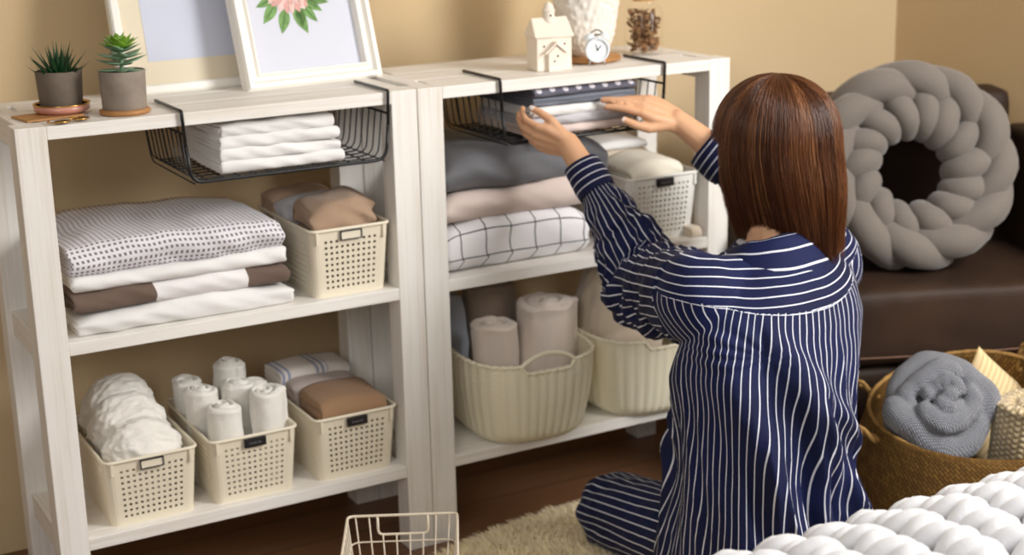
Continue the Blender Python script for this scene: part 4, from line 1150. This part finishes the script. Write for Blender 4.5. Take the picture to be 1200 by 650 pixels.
# --- striped pyjama cloth: u runs across the stripes
t = NT('striped_pyjama_cotton', .75, .25); u, v = t.uv()
k = t.stripe(u, .0148, .135); seam = t.math('LESS_THAN', t.math('ABSOLUTE', v), .0009)
navy = t.ramp(t.noise(7), [(.3, srgb(9, 15, 48)), (.7, srgb(13, 24, 72))])
t.color(t.mix(t.math('MAXIMUM', k, seam), navy, srgb(214, 216, 226)))
t.bump(t.math('ADD', t.noise(1100, detail=2), t.math('MULTIPLY', t.noise(60, detail=3), 1.2)), .25, .0012); t.set(Sheen_Weight=.03); M['pj'] = t.m

def spine(z):
    P = [(-.1, 1.085, -.570), (.05, 1.085, -.570), (.25, 1.098, -.575), (.42, 1.120, -.562), (.52, 1.140, -.545), (.60, 1.163, -.520), (.68, 1.178, -.495), (1, 1.178, -.49)]
    for (a, x0, y0), (b, x1, y1) in zip(P, P[1:]):
        if z <= b: f = (z-a)/(b-a); f = f*f*(3-2*f)*.5+f*.5; return V(x0+(x1-x0)*f, y0+(y1-y0)*f, z)
    return V(1.178, -.49, z)
def stack_rings(m, rings, seg=64, p=2.3):
    vs = []; fs = []
    for (z, a, b, fo) in rings:
        c = spine(z)+FF*fo
        for k in range(seg):
            th = 2*PI*k/seg; cc, ss = math.cos(th), math.sin(th); q = (abs(cc)**p+abs(ss)**p)**(-1/p)
            vs.append(c+FL*(a*q*cc)+FF*(b*q*ss))
    n = len(rings)
    for i in range(n-1):
        for k in range(seg): fs.append((i*seg+k, i*seg+(k+1) % seg, (i+1)*seg+(k+1) % seg, (i+1)*seg+k))
    fs.append(tuple(range(seg))[::-1]); fs.append(tuple((n-1)*seg+k for k in range(seg)))
    m.add(vs, fs)
arms = []
for s, e, w_ in ((SHL, ELL, WRL), (SHR, ELR, WRR)):
    d = w_-e; arms.append([(s+V(0, 0, -.01), .078), (s.lerp(e, .5)+V(0, 0, -.012), .073), (e+V(0, 0, -.008), .068), (e+d*.26, .057), (e+d*(.70 if s is SHL else .48), .0345 if s is SHL else .050)])
m = MB()
stack_rings(m, [(.035, .160, .158, .00), (.10, .163, .152, .0), (.20, .162, .142, 0), (.30, .160, .130, 0), (.40, .164, .125, 0), (.48, .170, .122, 0), (.55, .176, .115, 0), (.60, .165, .10, 0), (.640, .118, .080, 0), (.668, .075, .066, 0)])
for ch in arms:
    c0 = V(1.174, -.52, .605); m.capsule(c0, .055, ch[0][0], .070)
    for (p0, r0), (p1, r1) in zip(ch, ch[1:]): m.capsule(p0, r0, p1, r1, 20)
me = remesh(m, .0048, 14)
def along(p, ch):
    """(length along, radial distance, radius there, angle) for the nearest arm segment"""
    best = None; acc = 0
    for (p0, r0), (p1, r1) in zip(ch, ch[1:]):
        d = p1-p0; L = d.length; t_ = (p-p0).dot(d)/L/L; tc = max(0 if acc else -1, min(1, t_)); q = p0+d*tc; dist = (p-q).length; rr = r0+(r1-r0)*max(0, tc)
        if best is None or dist-rr < best[1]-best[2]: best = (acc+L*tc, dist, rr, p-q, d.normalized())
        acc += L
    return best
def seamf(la): return .578+(.055 if la > 0 else .018)*(la/.17)**2
def region(p):
    c = spine(p.z); r = p-c; la, de = r.dot(FL), r.dot(FF)
    side = 0 if la < 0 else 1
    A = along(p, arms[side])
    if p.z > .44 and A[1] < A[2]*1.30 and A[0] > .012:
        sc_ = .150 if side == 0 else .158
        if A[0] > .030 or abs(la) > sc_ or de > .095: return 2+side, A
    seamz = seamf(la)
    if p.z > seamz: return 1, A
    return 0, A
def coords(p, reg, A):
    c = spine(p.z); r = p-c; la, de = r.dot(FL), r.dot(FF)
    if reg == 0: aa, bb = .165, .118+.04*min(1, max(0, (.5-p.z)/.4)); th = math.atan2(la/aa, -de/bb); return (th*.165+.010*nz(p.z*4+th, th*1.6, 3)*min(1, (.6-p.z)*4)+.0035*nz(p.z*11+th*3, th*4, 9), p.z-seamf(la) if de < .05 else .2)
    if reg == 1: return (p.z-(seamf(la)-.578)*.8-.15*max(0, -de)+.004*nz(la*8, p.z*8, 2), .2)
    L, dist, rr, rad, dr = A
    up = V(0, 0, 1); a_ = (up-dr*up.dot(dr)).normalized(); b_ = dr.cross(a_); return (math.atan2(rad.dot(b_), rad.dot(a_))*.066, .2)
n = len(me.vertices); co = np.empty(n*3); me.vertices.foreach_get('co', co); co = co.reshape(-1, 3); no = np.empty(n*3); me.vertex_normals.foreach_get('vector', no); no = no.reshape(-1, 3)
AP = V(1.02, -.60, .52); out = co.copy(); info = []
def ridge(x): return 1-abs(x)*2
for i in range(n):
    p = Vector(co[i]); nn = Vector(no[i]); reg, A = region(p); info.append((reg, A))
    c = spine(p.z); r = p-c; la, de = r.dot(FL), r.dot(FF); th = math.atan2(la, -de)
    d = 0
    wt = min(1, max(0, (.58-p.z)/.12)); ws = 1-wt
    # long hanging folds on the back, leaning down to the right
    uu = la+.38*(p.z-.3)
    f1 = nz(th*2.6+p.z*2.5, p.z*3.0, 4.0); f2 = nz(th*5.5+p.z*7+2, p.z*5, 8)
    low = min(1, max(.2, (.60-p.z)/.35))*(1-.55*min(1, max(0, (abs(la)-.10)/.05)))
    d += wt*low*(.034*f1+.026*ridge(f2)*.6-.006)
    # one big diagonal drape from the left shoulder blade to the lower right
    q = (la-.02)+.60*(p.z-.34); d += wt*.030*math.exp(-(q/.030)**2)*(1 if la > -.12 else .4)
    q = (la+.09)+.35*(p.z-.30); d += wt*.024*math.exp(-(q/.024)**2)
    q = (la-.11)+.95*(p.z-.33); d += wt*.014*math.exp(-(q/.022)**2)
    # creases radiating from the left armpit
    ra = p-AP; dd = ra.length
    if dd < .16: d += .0035*math.sin(11*math.atan2(ra.z, ra.x*.8+ra.y*.3)+20*dd)*math.exp(-(dd/.065)**2)*min(1, dd/.03)
    if reg >= 2:
        L, dist, rr, rad, dr = A; w_ = min(1, max(0, (L-.0)/.08)); up = V(0, 0, 1); ang = math.atan2(rad.dot(dr.cross(up).normalized()), rad.z)
        e = math.exp(-((L-.24)/.12)**2)
        d += w_*(.012*nz(L*22+ang*1.1, ang*1.2, reg*5)+.010*ridge(nz(L*30-ang*2.0, ang*1.6+3, reg*7))*(.35+.8*e)+.004*nz(L*8, ang*1.5, 3))
        Lt = sum((q1[0]-q0[0]).length for q0, q1 in zip(arms[reg-2], arms[reg-2][1:])); fe = min(1, max(0, (Lt-.012-L)/.05)); d = d*fe-.005*(1-fe)
        d -= fe*.004*e*math.sin(L*70+ang*2.5+3*nz(ang, L*9, 2))
    else:
        d += ws*(.008*nz(p.x*9, p.y*10, p.z*16)+.0025*nz(p.x*25, p.z*30, 4))
    out[i] += nn*d
mats_uv = np.zeros((len(me.loops), 2), 'f4')
infop = [(reg, A) for reg, A in info]
for poly in me.polygons:
    regs = [info[v][0] for v in poly.vertices]; rg = max(set(regs), key=regs.count)
    us = []
    for v in poly.vertices:
        p = Vector(co[v]); A = info[v][1]
        if rg >= 2: 
            A = along(p, arms[rg-2])
        us.append(coords(p, rg, A))
    # unwrap the angular seam
    per = .165*2*PI if rg == 0 else .066*2*PI
    if rg != 1:
        u0 = us[0][0]; us = [(u_-per*round((u_-u0)/per), v_) for u_, v_ in us]
    for li, uv_ in zip(poly.loop_indices, us): mats_uv[li] = uv_
out -= np.array(PO); me.vertices.foreach_set('co', out.ravel())
ul = me.uv_layers.new(name='UVMap'); ul.data.foreach_set('uv', mats_uv.ravel())
me.update(); mesh_obj('pyjama_shirt', me, M['pj'], person)
# cuffs
for s, (ch, wr) in enumerate(zip(arms, (WRL, WRR))):
    (p0, r0), (p1, r1) = ch[-2], ch[-1]; d = (wr-p1).normalized()
    a0 = p1-d*.020; pts = [a0, a0+d*.018, a0+d*.046, a0+d*.064, a0+d*.066, a0+d*.060, a0+d*.03]
    mm = MB().tube([p-PO for p in pts], [x*(.76 if s == 0 else 1.10) for x in (.0475, .0500, .0475, .0455, .0435, .0415, .041)], 48, caps=False)
    L = [0, .018, .046, .064, .067, .073, .1]
    for f in mm.uv:
        pass
    nf = []
    for fi, f in enumerate(mm.f):
        row = []
        for vi_ in f: row.append((L[vi_//48]*1.0+.002, .2))
        nf.append(row)
    mm.uv = nf; o = mm.build('cuff', M['pj'], person); wrinkle(o, .002, 22, s)
# folded collar round the neck
def col(u, v):
    a = 2*PI*(u*.86+.07)+PI/2; c = spine(.655)+V(0, .006, .0)
    lift = .012*math.cos(a+PI/2)
    pr = [(.056, .012), (.058, .032), (.064, .040), (.073, .038), (.090, .018), (.108, -.010), (.124, -.036)]
    k = v*(len(pr)-1); i = min(int(k), len(pr)-2); f = k-i; r = pr[i][0]*(1-f)+pr[i+1][0]*f; z = pr[i][1]*(1-f)+pr[i+1][1]*f
    back = .5-.5*math.sin(a); z2 = z*(.6+.45*back)-.020*(1-back)
    p = c+FL*(r*1.06*math.cos(a))+FF*(r*.86*math.sin(a))+V(0, 0, z2-.001+.003*nz(a*2, v*3, 2)); 
    return tuple(p-PO)
MB().grid(col, 90, 24, uvf=lambda u, v: (.098*(1-v)*.9, .2)).build('collar', M['pj'], person, solid=.0025)
# trousers
m = MB(); legs = []
for hip, kn, an in ((V(1.040, -.565, .135), V(1.026, -.215, .082), V(1.030, -.62, .060)), (V(1.205, -.545, .135), V(1.250, -.195, .082), V(1.205, -.595, .060))):
    legs.append([(hip, .100), (kn, .076), (an, .05)]); m.capsule(hip, .100, kn, .075, 24); m.capsule(kn, .070, kn.lerp(an, .5), .062, 20); m.capsule(kn.lerp(an, .5), .062, an, .052, 20)
m.ell(V(1.108, -.575, .14), (.17, .13, .10), 24, 14, Matrix.Rotation(YAW, 3, 'Z'))
me = remesh(m, .005, 8)
n = len(me.vertices); co = np.empty(n*3); me.vertices.foreach_get('co', co); co = co.reshape(-1, 3); no = np.empty(n*3); me.vertex_normals.foreach_get('vector', no); no = no.reshape(-1, 3); out = co.copy()
def legc(p):
    side = 0 if (p-V(1.148, -.4, 0)).dot(FL) < 0 else 1; (h0, r0), (k0, r1), _ = legs[side]
    d = (k0-h0).normalized(); L = (p-h0).dot(d); rad = p-(h0+d*L); s_ = d.cross(V(0, 0, 1)).normalized(); up = s_.cross(d)
    return side, L, math.atan2(rad.dot(s_), rad.dot(up))
for i in range(n):
    p = Vector(co[i]); nn = Vector(no[i]); side, L, ang = legc(p)
    kk = math.exp(-((L-.38)/.08)**2)
    d = .004*nz(L*9, ang*2, side)+.004*ridge(nz(L*22+ang, ang*2.2, 6+side))*(.3+kk)+.003*math.sin(ang*7+L*30)*kk
    q = Vector(out[i])+nn*d; q.z = max(q.z, .016); out[i] = q
uvs = np.zeros((len(me.loops), 2), 'f4')
for poly in me.polygons:
    us = []; side = legc(Vector(poly.center))[0]
    for v in poly.vertices:
        sd, L, ang = legc(Vector(co[v])); us.append(ang*.075)
    per = .075*2*PI; u0 = us[0]
    for li, u_ in zip(poly.loop_indices, us): uvs[li] = (u_-per*round((u_-u0)/per), .2)
out -= np.array(PO); me.vertices.foreach_set('co', out.ravel()); ul = me.uv_layers.new(name='UVMap'); ul.data.foreach_set('uv', uvs.ravel()); me.update()
mesh_obj('pyjama_trousers', me, M['pj'], person)

# --- hair: a cap of strands over a solid bob
t = NT('auburn_hair', .30, .5); u, v = t.uv()
sn = t.n.new('ShaderNodeTexNoise'); sn.inputs['Scale'].default_value = 1; sn.inputs['Detail'].default_value = 3
mp = t.n.new('ShaderNodeMapping'); mp.inputs['Scale'].default_value = (46, 1.1, 1); t.l.new(t.tc.outputs['UV'], mp.inputs[0]); t.l.new(mp.outputs[0], sn.inputs['Vector'])
t.color(t.ramp(sn.outputs[0], [(.28, srgb(44, 23, 14)), (.52, srgb(98, 56, 31)), (.75, srgb(176, 120, 76))])); t.set(Anisotropic=.5); M['hair'] = t.m
HCv = HC
def hair_surf(a, v, off=0):
    """a: angle round the head (0 = face direction, PI = back), v: 0 crown .. 1 tips"""
    top = .112; 
    # profile radius as a function of v and height
    ph = min(1, v/.42)*PI/2
    back = .5-.5*math.cos(a)
    rx, ry = .098, .108
    bottom = -.216+.020*back+.012*math.sin(a)       # tips below the head centre
    if v < .42:
        r = math.sin(ph)**.92; z = top*math.cos(ph)**.9
        k = 1
    else:
        f = (v-.42)/.58; z = bottom*f; k = 1+.045*math.sin(PI*min(1, f*1.3))-.20*f**2.2*(1-.3*back); r = 1
    side = math.sin(a)    # +1 left side of the wearer
    x = -math.sin(a)*rx*r*k; y = math.cos(a)*ry*r*k*(1 if back < .5 else 1.02)
    if v > .42:
        f = (v-.42)/.58; x += (.030*max(0, -side)+.022+.070*max(0, side))*f**(1.35 if side > 0 else 2); y -= .012*f*back; z -= .056*max(0, side)**1.2*f
    c = V(0, -.008, 0)
    p = V(x, y, z)+c
    if off: p += Vector((p.x, p.y, p.z*.6)).normalized()*off
    return HC + HB @ p if False else HC + FLHB @ p
hyaw = YAW+R(14); hf = V(-math.sin(hyaw), math.cos(hyaw), 0); FLHB = Matrix((V(hf.y, -hf.x, 0), hf, V(0, 0, 1))).transposed()
A0 = R(52)           # face opening half angle
def cap(u, v):
    a = A0+(2*PI-2*A0)*u if True else 0
    return tuple(hair_surf(a, v, -.003+.0022*nz(u*26, v*1.2, 2)+.0012*nz(u*70, v*2, 7))-PO)
m = MB().grid(cap, 260, 44, uvf=lambda u, v: (u, v))
capv = None
o = m.build('hair', M['hair'], person, solid=.004); 
# crown closing patch between the parting and the forehead
def fringe(u, v):
    a = -A0+2*A0*u; return tuple(hair_surf(a, v*.40, -.003+.0015*nz(u*20, v, 4))-PO)
MB().grid(fringe, 80, 16, uvf=lambda u, v: (u*.4, v)).build('hair_front', M['hair'], person, solid=.004)
rh = random.Random(21); vs = []; fs = []; uvl = []
for i in range(9500):
    a = (A0+(2*PI-2*A0)*rh.random()) if i % 6 else rh.uniform(-A0, A0); o0 = rh.uniform(-.002, .0045); o1 = rh.uniform(-.006, .006)
    v0 = rh.uniform(0, .12) if rh.random() < .75 else rh.uniform(.1, .5); v1 = rh.uniform(.90, 1.03) if rh.random() < .8 else rh.uniform(.6, .95)
    if i % 6 == 0: v0 = rh.uniform(0, .1); v1 = .42
    wob = rh.uniform(-.10, .10); w0 = rh.uniform(.0003, .00062); K = 13; seed_ = rh.random()*50
    clump = nz(a*7, 3, 1)*.25
    pts = []
    for k in range(K+1):
        f = k/K; v = v0+(v1-v0)*f; aa = a+wob*f*f+clump*f**2*.35+.015*math.sin(f*6+seed_)
        pts.append(hair_surf(aa, v, o0+o1*f**2+.0015*nz(f*4, seed_))-PO)
    b = len(vs); uu = a/(2*PI)+rh.uniform(-.012, .012)
    for k, p in enumerate(pts):
        tdir = (pts[min(k+1, K)]-pts[max(k-1, 0)]).normalized(); outd = (p+PO-HC); outd.z *= .3; outd.normalize(); sd = tdir.cross(outd).normalized()
        w_ = w0*(1-(k/K)**3*.85)*(.3+.7*min(1, k/2))
        vs += [p-sd*w_, p+outd*w_*.7, p+sd*w_]; uvl += [(uu, k/K)]*3
    for k in range(K):
        for j in range(3): fs.append((b+k*3+j, b+k*3+(j+1) % 3, b+(k+1)*3+(j+1) % 3, b+(k+1)*3+j))
m = MB(); m.add(vs, fs, uvl); m.build('hair_strands', M['hair'], person)


# ------------------------------------------------------------------ camera, light
cam = bpy.data.cameras.new('camera'); co_ = bpy.data.objects.new('camera', cam); C.objects.link(co_)
Rm = Matrix(((0.87262959, -0.48784726, -0.02286153), (-0.14834162, -0.22016334, -0.96411766), (0.46530889, 0.84470892, -0.2644891)))
m = Matrix((Rm[0], -Rm[1], -Rm[2])).transposed().to_4x4(); m.translation = Vector((-.4863151, -2.55537198, 1.32847132)); co_.matrix_world = m
cam.sensor_width = 36; cam.lens = 1790.53/1200*36
cam.dof.use_dof = True; cam.dof.focus_distance = 2.28; cam.dof.aperture_fstop = 4.0
bpy.context.scene.camera = co_
def area(name, loc, target, sx, sy, power, col):
    l = bpy.data.lights.new(name, 'AREA'); l.shape = 'RECTANGLE'; l.size = sx; l.size_y = sy; l.energy = power; l.color = col
    o = bpy.data.objects.new(name, l); C.objects.link(o); o.location = loc
    o.rotation_euler = (Vector(target)-Vector(loc)).to_track_quat('-Z', 'Y').to_euler(); return o
area('window_light', (2.24, -1.75, 1.60), (.7, -.5, .5), 1.2, 1.2, 98, (1, .995, .985))
area('front_fill_light', (-1.45, -2.9, 1.9), (.6, 0, .4), 1.2, 1.2, 25, (1, .985, .96))  # added fill lamp at front left, brightens baskets the woman shades
area('ceiling_bounce', (.6, -1.6, 2.55), (.6, -1.0, 0), 2.4, 2.0, 13, (1, .95, .88))
w = bpy.data.worlds.new('World'); bpy.context.scene.world = w; w.use_nodes = True
w.node_tree.nodes['Background'].inputs[0].default_value = (1, .91, .81, 1); w.node_tree.nodes['Background'].inputs[1].default_value = .16
vs_ = bpy.context.scene.view_settings
vs_.view_transform = 'Standard'; vs_.look = 'None'; vs_.gamma = 1; vs_.use_curve_mapping = False; vs_.exposure = .10
